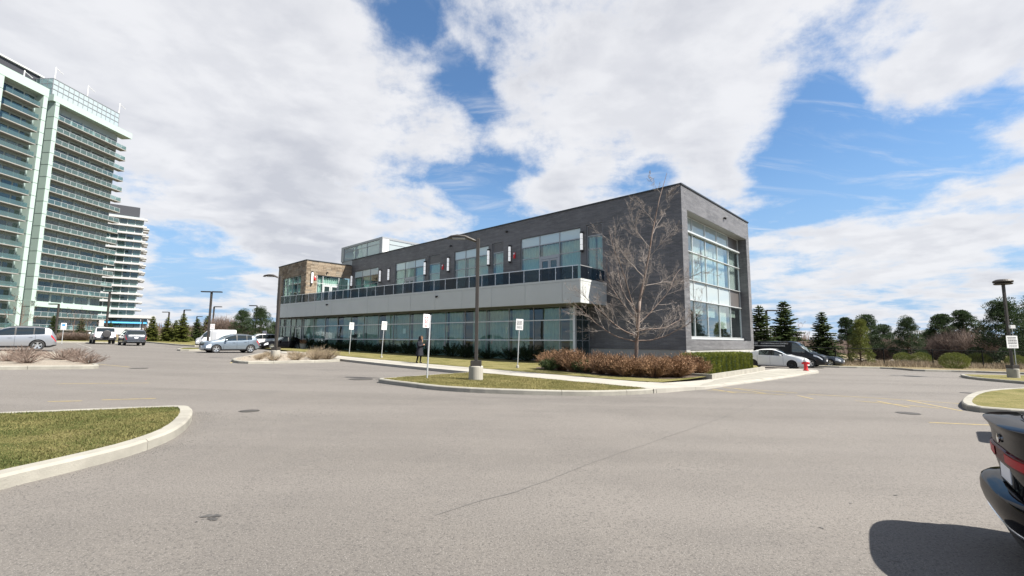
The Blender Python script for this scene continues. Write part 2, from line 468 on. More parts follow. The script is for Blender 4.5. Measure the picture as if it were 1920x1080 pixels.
mat('curtain', (.47, .52, .485), .9, var=.08, scale=3)
mat('curtain_white', (.50, .53, .52), .9, var=.06, scale=3)
mat('blind', (.36, .40, .36), .8)
mat('paper', (.8, .82, .84), .8)
mat_glass('glass_low', (.78, .87, .84), .04, fmul=1.15, rcol=(.85, .97, 1))
mat_glass('glass_up', (.76, .86, .83), .07, rcol=(.88, 1, 1), fmul=1.6)
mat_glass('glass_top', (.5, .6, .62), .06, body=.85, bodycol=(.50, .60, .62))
mat_glass('glass_side', (.88, .92, .91), .16, fmul=1.6)
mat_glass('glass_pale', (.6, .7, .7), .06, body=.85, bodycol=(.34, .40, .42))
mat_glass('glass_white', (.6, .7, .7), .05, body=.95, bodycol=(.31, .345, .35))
mat_glass('glass_rail', (.42, .46, .52), .0, body=.30, bodycol=(.016, .020, .026), fmul=.45)
mat_glass('glass_mint', (.35, .5, .5), .07, body=.55, bodycol=(.075, .125, .12))
mat_glass('glass_dark', (.2, .28, .29), .06, body=.75, bodycol=(.026, .042, .043))
mat_glass('glass_balcony', (.66, .78, .77), .05, body=.18, bodycol=(.15, .22, .21))
mat('mint', (.31, .395, .36), .6, spec=.3, var=.04)
mat('mint_dark', (0.2046, 0.2976, 0.2604), .5)
mat('tower_wall', (.30, .35, .35), .6)
mat('slab', (.215, .212, .20), .8, var=.06, scale=.3)
mat('white_slab', (.37, .37, .372), .7)
mat('tower_dark', (.03, .032, .04), .6)
mat('sky_blue_band', (.10, .42, .72), .5)
mat('bin_blue', (.02, .075, .60), .4)
# cars
mat('paint_silver', (0.384, 0.392, 0.408), .28, metal=.75, coat=.8)
mat('paint_white', (0.624, 0.624, 0.624), .3, coat=.8)
mat('paint_black', (.004, .0042, .0055), .35, spec=.0, coat=.42)
mat('paint_blackvan', (.008, .0085, .010), .3, spec=.2, coat=.35)
mat('paint_bluegrey', (.22, .26, .30), .28, metal=.7, coat=.8)
mat('paint_darkgrey', (.05, .055, .065), .3, metal=.4, coat=.8)
mat('paint_vangrey', (0.35, 0.357, 0.371), .35, metal=.2, coat=.5)
mat('plastic', (.028, .028, .03), .6)
mat('liner', (.006, .006, .006), .9)
mat('tyre', (.018, .018, .019), .8)
mat('rim', (.55, .56, .57), .3, metal=.85)
mat('rim_dark', (.04, .04, .042), .4, metal=.6)
mat('lamp_red', (.36, .012, .02), .3, spec=.0, coat=.3)
mat('lamp_red_dark', (.075, .006, .009), .3, spec=.0, coat=.3)
mat('lamp_clear', (.65, .67, .70), .12, coat=1.0)
mat('chrome', (.75, .76, .78), .12, metal=1.0)
mat('plate', (.74, .76, .80), .4)
mat_glass('car_glass', (.10, .13, .13), .06, body=.5, bodycol=(.006, .009, .010))
# vegetation
mat('bark', (0.119, 0.077, 0.056), .9, var=.3, scale=9, bump=.6, bscale=30)
mat('bark_pale', (.17, .135, .115), .85, col2=(.12, .078, .058), scale=3, bump=.4, bscale=25)
mat('twig_pale', (.215, .185, .165), .85, var=.25, scale=4)
mat('bark_dark', (.055, .042, .034), .95, var=.3, scale=9)
mat_leaf('spruce', (.022, .040, .014), (.11, .145, .055), 1.2)
mat_leaf('spruce_yellow', (.045, .062, .012), (.17, .185, .045), 1.2)
mat_leaf('pine', (.010, .022, .010), (.060, .090, .038), .9)
mat_leaf('yew', (.030, .050, .008), (.20, .215, .035), 1.3)
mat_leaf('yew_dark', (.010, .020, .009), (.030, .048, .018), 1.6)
mat_leaf('twig_brown', (.075, .036, .020), (.36, .22, .125), 1.6, .8, .1)
mat_leaf('twig_tan', (0.162, 0.12, 0.078), (0.312, 0.252, 0.174), 1.5, .8, .1)
mat_leaf('twig_grey', (0.12, 0.09, 0.075), (0.216, 0.162, 0.132), .4, .9, .1)
mat_leaf('grass_blade', (.034, .062, .010), (.225, .195, .080), 1.3, .8, .3)
mat_leaf('grass_blade_dry', (0.091, 0.098, 0.0245), (0.294, 0.252, 0.112), .9, .8, .3)
mat('coat', (.013, .0135, .019), .8, spec=.2, var=.2, scale=12, bump=.3, bscale=25)
mat('trousers', (.004, .004, .005), .9, spec=.1)
mat('skin', (.36, .20, .14), .6)
mat('fur', (.20, .12, .07), .95, var=.4, scale=40, bump=.8, bscale=90)
mat('shoe', (.008, .008, .008), .5)
mat('hair', (.012, .010, .009), .6)
def mat_stone():
    m, N, b = mat('stone', (.3, .26, .19), .9, spec=.2)
    oi = N.add('ShaderNodeObjectInfo'); tc = N.add('ShaderNodeTexCoord'); g = N.add('ShaderNodeNewGeometry')
    nz = N.noise(tc.outputs['Object'], 4, 5, .65)
    r = N.math('FRACT', N.math('ADD', oi.outputs['Random'], g.outputs['Random Per Island']))
    c = N.ramp(r, [(0, (.135, .105, .076)), (.35, (.225, .178, .130)), (.7, (.28, .228, .170)), (1, (.19, .168, .138))])
    c = N.mix(N.mapr(nz.outputs[0], .35, .7, 0, .45), c, (.11, .088, .064, 1)); N.l.new(c, b.inputs['Base Color'])
    bn = N.noise(tc.outputs['Object'], 16, 5, .6)
    bp = N.add('ShaderNodeBump', inp={'Height': bn.outputs[0], 'Strength': .6, 'Distance': .03}); N.l.new(bp.outputs[0], b.inputs['Normal'])
mat_stone()
mat('stone_joint', (.15, .13, .10), .95)
# ================================================================== THE GROUND
def ccw(poly):
    a = sum(poly[i-1][0]*poly[i][1] - poly[i][0]*poly[i-1][1] for i in range(len(poly)))
    return list(poly) if a > 0 else list(reversed(poly))
def sheet(name, xs, ys, zf, mt):
    b = MB(); nx, ny = len(xs), len(ys)
    b.v = [(x, y, zf(x, y)) for y in ys for x in xs]
    b.f = [(j*nx+i, j*nx+i+1, (j+1)*nx+i+1, (j+1)*nx+i) for j in range(ny-1) for i in range(nx-1)]
    b.m = [0]*len(b.f)
    return b.build(name, mt, smooth=True)
def frange(a, b, n): return [a + (b-a)*i/n for i in range(n+1)]

XS = [-3000, -900, -300, -140] + frange(-90, 70, 80) + [120, 300, 900, 3000]
YS = [-600, -200, -60, 0, 60, 120, 300, 900, 3500]
struct(sheet('terrain', XS, YS, lambda x, y: gz(x) - .05 + (0 if y < 90 else min(2.2, (y-90)*.02) if x < 0 else 0), 'field'))
lot = struct(sheet('parking_lot', frange(-64, 66, 130), frange(-45, 78, 60), lambda x, y: gz(x), 'asphalt'))

def resample(poly, step):
    out = []
    n = len(poly)
    for i in range(n):
        a = Vector(poly[i]); b = Vector(poly[(i+1) % n]); k = max(1, int(round((b-a).length/step)))
        for j in range(k): out.append(tuple(a + (b-a)*j/k))
    return out
def smooth_poly(poly, it=2):
    """Chaikin corner cutting, lightly"""
    for _ in range(it):
        q = []
        n = len(poly)
        for i in range(n):
            a = Vector(poly[i]); b = Vector(poly[(i+1) % n])
            q += [tuple(a*.78 + b*.22), tuple(a*.22 + b*.78)]
        poly = q
    return poly
rk = random.Random(11)
def kerbed(name, poly, surf, w=.17, h=.15, it=1, seg=5, fill=.0, label=None):
    """a raised bed: planted surface with a run of cast kerb pieces round it"""
    poly = resample(smooth_poly(ccw(poly), it), .55)
    n = len(poly); inn = inset_poly(poly, w); inb = inset_poly(poly, .03)
    b = MB(); b.v = [(x, y, gz(x)+h-.012+fill) for x, y in inn]
    b.f = [tuple(range(n))]; b.m = [0]
    root = struct(b.build(name, surf), label)
    i = 0
    while i < n:
        L = min(seg, n-i)
        k = MB(); rows = []
        for t in range(L+1):
            q = (i+t) % n; q2 = (q+1) % n if t == 0 else (q-1) % n
            e = .006 if t in (0, L) else 0
            def pt(P, z):
                a = Vector(P[q]); c = Vector(P[q2]); d = (c-a)
                if e and d.length > 1e-6: a = a + d.normalized()*e
                return (a.x, a.y, gz(a.x)+z)
            hh = h + 0.0
            rows.append([pt(poly, -.06), pt(poly, hh-.03), pt(inb, hh), pt(inn, hh), pt(inn, hh-.1)])
        base = len(k.v)
        for r in rows: k.v += r
        for t in range(L):
            for j in range(4):
                a = base+t*5+j; k.f.append((a, a+5, a+6, a+1)); k.m.append(0)
        k.f.append(tuple(base+j for j in range(5))); k.m.append(0)
        k.f.append(tuple(base+L*5+4-j for j in range(5))); k.m.append(0)
        k.build('kerb_stone', 'kerb', root)
        i += L
    return root, inn

def clip_half(poly, nx, ny, c):
    out = []
    for i in range(len(poly)):
        p, q = poly[i-1], poly[i]
        dp, dq = nx*p[0]+ny*p[1]-c, nx*q[0]+ny*q[1]-c
        if (dp <= 0) != (dq <= 0):
            t = dp/(dp-dq); out.append((p[0]+(q[0]-p[0])*t, p[1]+(q[1]-p[1])*t))
        if dq <= 0: out.append(q)
    return out
def slabs(root, poly, ang, cw, cl, zf, mt, gap=.007, name='paving_slab', u0=0.0, v0=0.0):
    """cut a polygon into cast slabs and lay each as its own piece"""
    ca, sa = cos(ang), sin(ang)
    us = [x*ca+y*sa for x, y in poly]; vs = [-x*sa+y*ca for x, y in poly]
    i0, i1 = math.floor((min(us)-u0)/cl), math.ceil((max(us)-u0)/cl)
    j0, j1 = math.floor((min(vs)-v0)/cw), math.ceil((max(vs)-v0)/cw)
    for i in range(i0, i1):
        for j in range(j0, j1):
            p = list(poly)
            for nx, ny, c in ((ca, sa, u0+(i+1)*cl-gap), (-ca, -sa, -(u0+i*cl+gap)), (-sa, ca, v0+(j+1)*cw-gap), (sa, -ca, -(v0+j*cw+gap))):
                p = clip_half(p, nx, ny, c)
                if len(p) < 3: break
            if len(p) < 3: continue
            a = abs(sum(p[k-1][0]*p[k][1]-p[k][0]*p[k-1][1] for k in range(len(p))))/2
            if a < .05: continue
            dz = rk.uniform(-.003, .003)
            b = MB(); b.prism(ccw(p), lambda x, y: zf(x, y)-.24, lambda x, y: zf(x, y)+dz); b.build(name, mt, root)

# --- planted islands and beds
islA, innA = kerbed('kerbed_lawn_island', [(-5.2, -2), (-5.19, 3.5), (-5.17, 4.94), (-5.03, 5.8), (-5.0, 6.5), (-5.15, 7.3), (-5.45, 8.03), (-5.9, 8.85),
        (-6.3, 9.45), (-6.66, 9.86), (-6.95, 9.82), (-7.4, 9.55), (-8.06, 9.15), (-9.1, 8.5), (-14, 5.4), (-18, 2.8), (-18, -2)], 'lawn', w=.20, label='kerbed lawn island in the left foreground')
islC, innC = kerbed('kerbed_lawn_island', [(-4.98, 17.5), (-4.3, 16.8), (-3.63, 16.25), (-2.9, 15.6), (-2.34, 15.18), (-1.5, 14.82), (-.61, 14.6), (.68, 14.5), (1.79, 14.48),
        (2.67, 14.64), (3.5, 14.95), (4.25, 15.38), (4.86, 15.85), (3.0, 17.75), (1, 19.72), (-1.2, 21.92), (-1.95, 22.25), (-4.75, 17.95)], 'lawn_dry', label='kerbed lawn island round the lamp post with the concrete base')
bedA, innBA = kerbed('gravel_bed', [(-14.29, 26.0), (-11.3, 30.9), (-11.55, 31.85), (-19.6, 40.0), (-20.6, 38.9), (-18.6, 33.5), (-16.9, 28.4), (-15.4, 26.3)], 'gravel', label='kerbed gravel bed with dry twigs left of the building')
bedB, innBB = kerbed('gravel_bed', [(-25, 14.0), (-17.7, 19.3), (-17.4, 19.95), (-18, 20.6), (-28.4, 29.7), (-30, 29.3), (-36, 23)], 'gravel', label='kerbed gravel bed beside the silver car')
kerbed('kerbed_lawn_island', [(-29.3, 41.3), (-28.5, 40.1), (-27.4, 40.4), (-27.2, 42.5), (-30, 46), (-31.5, 45)], 'lawn', label='small kerbed grass tip in front of the grey crossover')
kerbed('kerbed_lawn_island', [(12.25, 12.75), (13.0, 13.75), (14.1, 14.85), (15.75, 16.35), (17.43, 17.7), (19.52, 19.0), (24, 21), (27, 19), (18, 11.0), (13, 12.1)], 'lawn_dry', w=.22, label='kerbed dry grass island behind the near black car')
kerbed('kerbed_lawn_island', [(28.4, 30.0), (26.3, 27.1), (26.0, 24.0), (26.5, 20.4), (42, 20), (42, 29.6), (33.4, 30.7), (29.3, 30.5)], 'lawn_dry', label='kerbed dry grass island under the right lamp post')
# --- verge along the fence and the far-left verge
kerbed('verge', [(21, 44.5), (25.5, 40.4), (28, 39.3), (31.6, 39.5), (31.4, 37.6), (31.0, 36.3), (34.5, 36.2), (38, 34.8), (46, 31.5), (64, 26), (66, 60), (30, 62), (16, 58)], 'field', it=1, seg=6, label='rough grass verge along the chain link fence')
kerbed('verge', [(-35.6, 52.1), (-36, 56), (-46, 74), (-80, 90), (-90, 70), (-62, 70), (-52.1, 65.6)], 'lawn_dry', seg=8, label='grass verge with the row of spruces on the far left')
kerbed('verge', [(-48, 54.0), (-46.5, 58.5), (-58, 66), (-75, 66), (-75, 40), (-60, 38)], 'lawn_dry', seg=8, label='grass verge in front of the tall apartment tower')
# --- lawn in front of the glazing, mulch bed under the bare tree
b = MB(); LAWN = ccw([(5.0, 18.8), (5.9, 18.55), (7.65, 20.4), (9.5, 22.7), (17, 32.2), (21, 41), (14, 50), (-25, 62), (-30, 54), (-20, 43.8), (-13.3, 37.15)])
b.v = [(x, y, gz(x)+.155) for x, y in resample(LAWN, 1.5)]; b.f = [tuple(range(len(b.v)))]; b.m = [0]
struct(b.build('lawn', 'lawn_dry'), 'narrow lawn between the walk and the glazed ground floor')
b = MB(); BED = resample(smooth_poly(ccw([(.9, 27.6), (2.6, 23.9), (4.6, 21.0), (6.4, 20.2), (7.5, 20.7), (9.3, 22.9), (12.2, 27.2), (8.6, 31.4), (4.6, 29.5)]), 2), .4)
rb = random.Random(3); BED = [(x+rb.uniform(-.07, .07), y+rb.uniform(-.07, .07)) for x, y in BED]
b.v = [(x, y, gz(x)+.162) for x, y in BED]; b.f = [tuple(range(len(b.v)))]; b.m = [0]
struct(b.build('mulch_bed', 'mulch'), 'mulch bed under the leafless tree')
# --- concrete walk and corner apron
WALK = ccw([(4.70, 15.70), (5.2, 16.0), (6.1, 16.75), (7.15, 17.5), (8.92, 19.35), (11.6, 21.95), (15.5, 26.0), (19.9, 30.6), (20.5, 31.7), (18.9, 33.5), (17.1, 32.0),
        (9.6, 22.62), (7.7, 20.32), (5.92, 18.47), (5.05, 18.66), (-13.3, 37.0), (-20, 43.7), (-22.0, 41.8), (-19.6, 40.1), (-11.45, 31.95), (-1.95, 22.4)])
def walk_z(x, y):
    t = max(0, min(1, (x-5.5)/3.5)); t2 = max(0, min(1, (x - 17.5)/2))
    return gz(x) + .144 - .10*t*(1-t2)
b = MB(); b.v = [(x, y, walk_z(x, y)-.03) for x, y in resample(WALK, 1.0)]; b.f = [tuple(range(len(b.v)))]; b.m = [0]
walk = struct(b.build('sidewalk', 'kerb'), 'concrete walk running past the glazed facade')
slabs(walk, WALK, R(135.0), 2.4, 1.55, walk_z, 'walk', v0=-16.85)
# low kerb in front of the hedge
b = MB(); hk = [(8.6, 22.85), (9.44, 22.25), (17.05, 31.75), (16.88, 31.9), (9.46, 22.5), (8.75, 23.0)]
hk = ccw(hk); b.prism(hk, lambda x, y: gz(x), lambda x, y: gz(x)+.27); struct(b.build('hedge_kerb', 'kerb'), 'low concrete edging in front of the green hedge')

# --- paint, cracks, stains: thin layers on the asphalt
def strip(name, pts, w, mt, z=.004, jitter=0.0, rnd=None, parent=lot):
    pts = [Vector(p) for p in pts]; fine = []
    for a, c in zip(pts, pts[1:]):
        k = max(1, int((c-a).length/.3)); fine += [a+(c-a)*i/k for i in range(k)]
    fine.append(pts[-1]); L = []; Rr = []
    for i, p in enumerate(fine):
        t = (fine[min(i+1, len(fine)-1)]-fine[max(i-1, 0)]).normalized(); n = Vector((-t.y, t.x))
        ww = w*.5; off = 0
        if jitter: ww *= rnd.uniform(.35, 1.5); off = rnd.uniform(-jitter, jitter)
        L.append(p+n*(ww+off)); Rr.append(p-n*(ww-off))
    b = MB()
    for i in range(len(fine)-1):
        q = [Rr[i], Rr[i+1], L[i+1], L[i]]
        b.quad(*[(v.x, v.y, gz(v.x)+z) for v in q])
    return b.build(name, mt, parent)
for seg in ([(7.5, 17.7), (7.75, 16.4)], [(8.55, 18.15), (8.85, 16.5)], [(7.1, 17.2), (9.3, 16.1)], [(8.25, 18.45), (10.15, 16.85)], [(9.65, 16.0), (9.55, 15.05)],
            [(10.7, 14.8), (12.0, 13.35)], [(11.4, 14.85), (11.2, 13.4)], [(12.7, 15.25), (12.15, 12.85)], [(10.3, 16.5), (11.8, 15.9)], [(11.8, 15.9), (13.75, 14.6)],
            [(9.35, 10.7), (10.9, 10.45)]):
    strip('painted_line', seg, .085, 'line_yellow')
for seg in ([(-19.6, 22.4), (-17.2, 21.3)], [(-9.7, 11.3), (-8.8, 11.8)], [(-10.5, 10.8), (-9.95, 11.05)], [(-13.6, 14.2), (-11.6, 15.2)], [(-17.2, 29.5), (-15.6, 26.2)]):
    strip('painted_line', seg, .08, 'line_yellow')
for k in range(5):
    o = Vector((-43.5+2.0*k, 47.4-1.9*k)); strip('painted_line', [tuple(o), tuple(o+Vector((-3.4, 3.3)))], .1, 'line_white')
rc = random.Random(5)
CR = [(20.8, 30.6), (17, 26.5), (13.9, 22.75), (11, 18.8), (8.24, 15.25), (5.55, 11.77), (3.38, 9.14), (2.3, 7.9), (1.38, 6.83), (.67, 5.92), (.02, 5.22), (-.31, 4.93), (-.7, 4.52)]
strip('asphalt_crack', [(x+rc.uniform(-.03, .03), y+rc.uniform(-.03, .03)) for x, y in CR], .012, 'tar', .004, .014, rc)
strip('asphalt_crack', [(-9.5, 19.5), (-7.6, 19.2), (-5.4, 19.3), (-3.0, 19.9)], .02, 'tar', .004, .02, rc)
strip('asphalt_crack', [(-1.5, 13.9), (.6, 13.4), (2.8, 13.9), (4.6, 14.7)], .03, 'tar', .004, .03, rc)
def blot(name, c, r, mt, seed, sx=1.0, ang=0.0, z=.005):
    rr = random.Random(seed); n = 26; b = MB(); ph = rr.uniform(0, 9)
    for i in range(n):
        a = 2*pi*i/n; k = r*(1+.35*sin(2*a+ph)+.22*sin(5*a+ph*2)+rr.uniform(-.12, .12))
        x, y = k*cos(a)*sx, k*sin(a); x, y = x*cos(ang)-y*sin(ang), x*sin(ang)+y*cos(ang)
        b.v.append((c[0]+x, c[1]+y, gz(c[0]+x)+z))
    b.f = [tuple(range(n))]; b.m = [0]
    return b.build(name, mt, lot)
blot('oil_stain', (-2.66, 4.36), .048, 'stain', 2, 1.25, .4)
blot('oil_stain', (-2.60, 4.29), .034, 'stain', 7, 1.2, .2)
blot('oil_stain', (-2.70, 4.22), .012, 'stain', 9)
blot('oil_stain', (24.8, 29.7), .5, 'stain', 4, 1.6)
for i in range(26):
    blot('oil_stain', (rc.uniform(-9, 9), rc.uniform(3.5, 14)), rc.uniform(.008, .02), 'tar', 40+i)
for i, (x, y, r, lab) in enumerate([(-5.97, 18.72, .42, 'round iron manhole cover beside the tip of the lawn island'), (10.1, 12.15, .22, 'iron drain cover in the asphalt near the black car'),
        (17.7, 18.35, .25, 'iron drain cover beside the right grass island'), (-5.62, 10.25, .17, 'small iron drain cover by the left foreground kerb'), (-16.4, 20.8, .3, 'iron drain cover beside the left gravel bed')]):
    b = MB(); b.lathe([(r*1.18, -.02), (r*1.18, .006), (r*1.05, .008), (r*1.04, .002), (r*.99, .002), (r*.98, .01), (r*.3, .012), (.02, .012)], 24)
    tag(b.build('manhole_cover', 'iron', loc=(x, y, gz(x))), lab, 'manhole cover')

# --- grit washed up against the kerbs
rgt = random.Random(12); b = MB()
def grit(pts, n, spread):
    for _ in range(n):
        i = rgt.randrange(len(pts)-1); f = rgt.random(); x = pts[i][0]+(pts[i+1][0]-pts[i][0])*f; y = pts[i][1]+(pts[i+1][1]-pts[i][1])*f
        x += rgt.gauss(0, spread)+spread*.9; y += rgt.gauss(0, spread); s = rgt.uniform(.003, .010); z = gz(x)+.001
        n0 = len(b.v); b.v += [(x+s, y, z), (x-s*.6, y+s, z), (x-s*.7, y-s*.8, z), (x, y, z+s*.9)]; b.f += [(n0, n0+1, n0+3), (n0+1, n0+2, n0+3), (n0+2, n0, n0+3)]; b.m += [0]*3
grit([(-5.1, 4.5), (-4.95, 6.5), (-5.1, 7.3), (-5.8, 8.9), (-6.3, 9.6), (-6.6, 9.95)], 1500, .14); grit([(-5.9, 9.3), (-5.0, 10.0), (-4.3, 10.3)], 450, .4); grit([(-4.8, 16.9), (-2.4, 15.0), (.6, 14.3), (2.7, 14.45), (4.3, 15.2)], 1300, .12)
stuff(b.build('grit', 'tar'), 'loose grit along the kerbs', 'grit')
# --- short grass blades on the near islands
def blades(name, poly, n, mt, hmax, seed, zoff, lab, ymax=99):
    rr = random.Random(seed); xs = [p[0] for p in poly]; ys = [p[1] for p in poly]
    def inside(x, y):
        c = False
        for i in range(len(poly)):
            x1, y1 = poly[i-1]; x2, y2 = poly[i]
            if (y1 > y) != (y2 > y) and x < (x2-x1)*(y-y1)/(y2-y1)+x1: c = not c
        return c
    b = MB(); k = 0
    x0, x1, y0, y1 = min(xs), max(xs), max(min(ys), 2.2), max(ys)
    while k < n:
        x, y = rr.uniform(x0, x1), rr.uniform(y0, y1)
        if not inside(x, y) or x/max(.1, y) < -1.6: continue
        k += 1
        cl = mnoise.noise((x*1.3, y*1.3, seed)); h = hmax*(.45+.55*rr.random())*(1+.6*cl)
        a = rr.uniform(0, 2*pi); w = .006+.004*rr.random(); lx, ly = rr.gauss(0, .5)*h, rr.gauss(0, .5)*h; z = gz(x)+zoff
        b.tri((x-w*cos(a), y-w*sin(a), z), (x+w*cos(a), y+w*sin(a), z), (x+lx, y+ly, z+h))
    return stuff(b.build(name, mt), lab, 'grass')
blades('grass', innA, 60000, 'grass_blade', .035, 1, .135, 'short patchy grass on the left foreground island')
blades('grass', innC, 50000, 'grass_blade_dry', .05, 2, .135, 'short dry grass on the island round the lamp post')
# ================================================================== THE OFFICE BUILDING
KX, KY, BROT = 11.155, 29.99, R(136.43)
CROT = R(5.85); CO = (5.68, 3.484)
def AW(s, d, z):                       # building coordinates -> world
    return (KX + s*cos(BROT) - d*sin(BROT), KY + s*sin(BROT) + d*cos(BROT), z)
def CA(c, e):                          # canopy coordinates -> building coordinates
    return (CO[0] + c*cos(CROT) - e*sin(CROT), CO[1] + c*sin(CROT) + e*cos(CROT))
bld = thing('office_building', 'two storey dark brick office building with a long grey canopy and glazed ground floor', 'building', (KX, KY, 0), BROT)
ZR = 12.07; ZB = 1.15; DECK = 5.88

def wall(mb, u0, u1, z0, z1, ops, depth, T, m=0):
    """wall face with openings and their reveals; T maps (u, outward, z) to the mesh's own space"""
    us = sorted({u0, u1, *[o[0] for o in ops], *[o[1] for o in ops]}); zs = sorted({z0, z1, *[o[2] for o in ops], *[o[3] for o in ops]})
    us = [u for u in us if u0 <= u <= u1]; zs = [z for z in zs if z0 <= z <= z1]
    for a, c in zip(us, us[1:]):
        for e, f in zip(zs, zs[1:]):
            mu, mz = (a+c)/2, (e+f)/2
            if any(o[0] < mu < o[1] and o[2] < mz < o[3] for o in ops): continue
            mb.quad(T(a, 0, e), T(c, 0, e), T(c, 0, f), T(a, 0, f), m)
    for (a, c, e, f) in ops:
        f2 = min(f, z1); e2 = max(e, z0)
        mb.quad(T(a, 0, e2), T(a, -depth, e2), T(a, -depth, f2), T(a, 0, f2), m)
        mb.quad(T(c, 0, e2), T(c, 0, f2), T(c, -depth, f2), T(c, -depth, e2), m)
        mb.quad(T(a, 0, f2), T(a, -depth, f2), T(c, -depth, f2), T(c, 0, f2), m)
        mb.quad(T(a, 0, e2), T(c, 0, e2), T(c, -depth, e2), T(a, -depth, e2), m)

# window openings on the long wall: (left, right) along s
BIG = [(8.10, 14.40, 'door'), (18.45, 23.43, ''), (28.33, 34.09, 'door'), (37.85, 43.77, '')]
NAR = [(6.11, 7.54), (16.5, 17.95), (25.7, 27.7)]
opsA = [(a, c, DECK, 10.5) for a, c, _ in BIG] + [(a, c, DECK, 10.55) for a, c in NAR] + [(7.35, 44.6, -1, 4.3)]
b = MB()
wall(b, 0, 44.5, ZB, ZR, opsA, .22, lambda u, o, z: (u, o, z))
wall(b, -13.7, 0, ZB, ZR, [(-13.0, -.87, 1.82, 10.53)], .78, lambda u, o, z: (-o, u, z))
# far sides, roof, underside
b.quad((0, -13.7, ZB), (44.5, -13.7, ZB), (44.5, -13.7, ZR), (0, -13.7, ZR))
b.quad((44.5, -13.7, 1.15), (44.5, 0, 1.15), (44.5, 0, ZR), (44.5, -13.7, ZR))
b.quad((0, -13.7, 11.75), (44.5, -13.7, 11.75), (44.5, 0, 11.75), (0, 0, 11.75))
b.quad((0, -13.7, ZB), (0, 0, ZB), (7.6, 0, ZB), (7.6, -13.7, ZB))
b.build('brick_wall', 'brick', bld)
# underside reveals of the big side opening are pale
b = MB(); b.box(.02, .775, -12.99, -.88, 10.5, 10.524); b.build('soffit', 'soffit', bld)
# roof edge cap
b = MB()
for x0, x1, y0, y1 in ((-.06, 44.56, -.16, .06), (-.06, .16, -13.76, -.16), (-.06, 44.56, -13.76, -13.56)): b.box(x0, x1, y0, y1, ZR+.002, ZR+.10)
b.build('roof_edge_cap', 'cap', bld)
# concrete foundation
b = MB(); b.box(.04, 7.3, -13.66, -.04, -.6, ZB-.004); b.box(-.012, .5, -.6, .012, -.6, ZB-.006); b.build('foundation', 'foundation', bld)

def pleats(name, u0, u1, z0, z1, y, mt, parent, loc, rz, seed, amp=.09, pitch=.30):
    rr = random.Random(seed); n = max(6, int((u1-u0)/(pitch/4))); b = MB(); ph = rr.uniform(0, 6)
    for i in range(n+1):
        u = u0+(u1-u0)*i/n; o = amp*sin(2*pi*u/pitch+ph+1.2*sin(u*1.7+ph))
        b.v += [(u, y+o, z0), (u, y+o*.8, z1)]
    b.f = [(2*i, 2*i+2, 2*i+3, 2*i+1) for i in range(n)]; b.m = [0]*n
    return b.build(name, mt, parent, smooth=True, loc=loc, rz=rz)

_rt = random.Random(55)
def window(us, zs, y, loc, rz, paint, fm='alu', fw=.06, name='window', skip=(), proud=.05, parent=None, back=.03):
    """mullion frame with one pane object in every opening"""
    b = MB(); yb = y-back
    for u in us: b.box(u-fw/2, u+fw/2, yb, y+proud, zs[0], zs[-1])
    for k, z in enumerate(zs):
        for a, c in zip(us, us[1:]): b.box(a+fw/2, c-fw/2, yb, y+proud-.006, max(zs[0], z-fw/2), min(zs[-1], z+fw/2) if k < len(zs)-1 else z)
    w = b.build(name, fm, parent or bld, loc=loc, rz=rz)
    for i, (a, c) in enumerate(zip(us, us[1:])):
        for k, (e, f) in enumerate(zip(zs, zs[1:])):
            mt = paint(i, k)
            if mt is None: continue
            p = MB(); p.box(a+fw*.5, c-fw*.5, y-.012, y, e+fw*.5, f-fw*.5)
            ta, tb = _rt.uniform(-.005, .005), _rt.uniform(-.004, .004); p.v = [(q[0], q[1]+ta*(q[0]-(a+c)/2)+tb*(q[2]-(e+f)/2), q[2]) for q in p.v]   # no pane hangs perfectly true
            p.build('pane', mt, w)
    return w

rw = random.Random(21)
# --- upper storey: three-bay windows with a pale top light
for bi, (a, c, kind) in enumerate(BIG):
    us = [a+.03, a+(c-a)/3, a+2*(c-a)/3, c-.03]
    w = window(us, [DECK, 8.64, 9.66, 10.47], -.12, (0, 0, 0), 0, lambda i, k: 'glass_top' if k == 2 else ('glass_up' if not (kind and i == 1 and k == 0) else None), name='window')
    for i in range(3):
        if rw.random() < .92: pleats('curtain', us[i]+.1+(.5 if rw.random() < .25 else 0), us[i+1]-.1, DECK, 9.62, -.34, 'curtain', w, None, None, bi*10+i)
    if kind:
        u0, u1 = us[1], us[2]; mid = (u0+u1)/2
        d = MB(); H = 8.50
        d.box(u0+.03, u0+.15, -.15, -.05, DECK, 8.61); d.box(u1-.15, u1-.03, -.15, -.05, DECK, 8.61); d.box(u0+.15, u1-.15, -.15, -.05, H-.1, 8.61)
        fr = d.build('door_frame', 'alu', w)
        for q0, q1 in ((u0+.16, mid-.01), (mid+.01, u1-.16)):
            d = MB(); d.box(q0, q0+.13, -.14, -.06, DECK+.02, H-.12); d.box(q1-.13, q1, -.14, -.06, DECK+.02, H-.12)
            d.box(q0+.13, q1-.13, -.14, -.06, DECK+.02, DECK+.3); d.box(q0+.13, q1-.13, -.14, -.06, H-.26, H-.12)
            d.box(q0+.13, q1-.13, -.105, -.095, DECK+.3, H-.26, 1); d.box(q0+.04 if q0 > mid-.2 else q1-.09, (q0+.09) if q0 > mid-.2 else q1-.04, -.06, -.01, 6.7, 7.1)
            d.build('door', ['alu', 'glass_dark'], w)
for bi, (a, c) in enumerate(NAR):
    w = window([a+.03, c-.03], [DECK, 8.64, 9.68, 10.52], -.12, (0, 0, 0), 0, lambda i, k: 'spandrel_brown' if k == 2 else 'glass_up')
    pleats('curtain', a+.1, c-.12 if bi else a+.62, DECK, 9.62, -.34, 'curtain', w, None, None, 70+bi)
    if not bi: pleats('curtain', a+.85, c-.1, DECK, 9.62, -.34, 'curtain', w, None, None, 75)
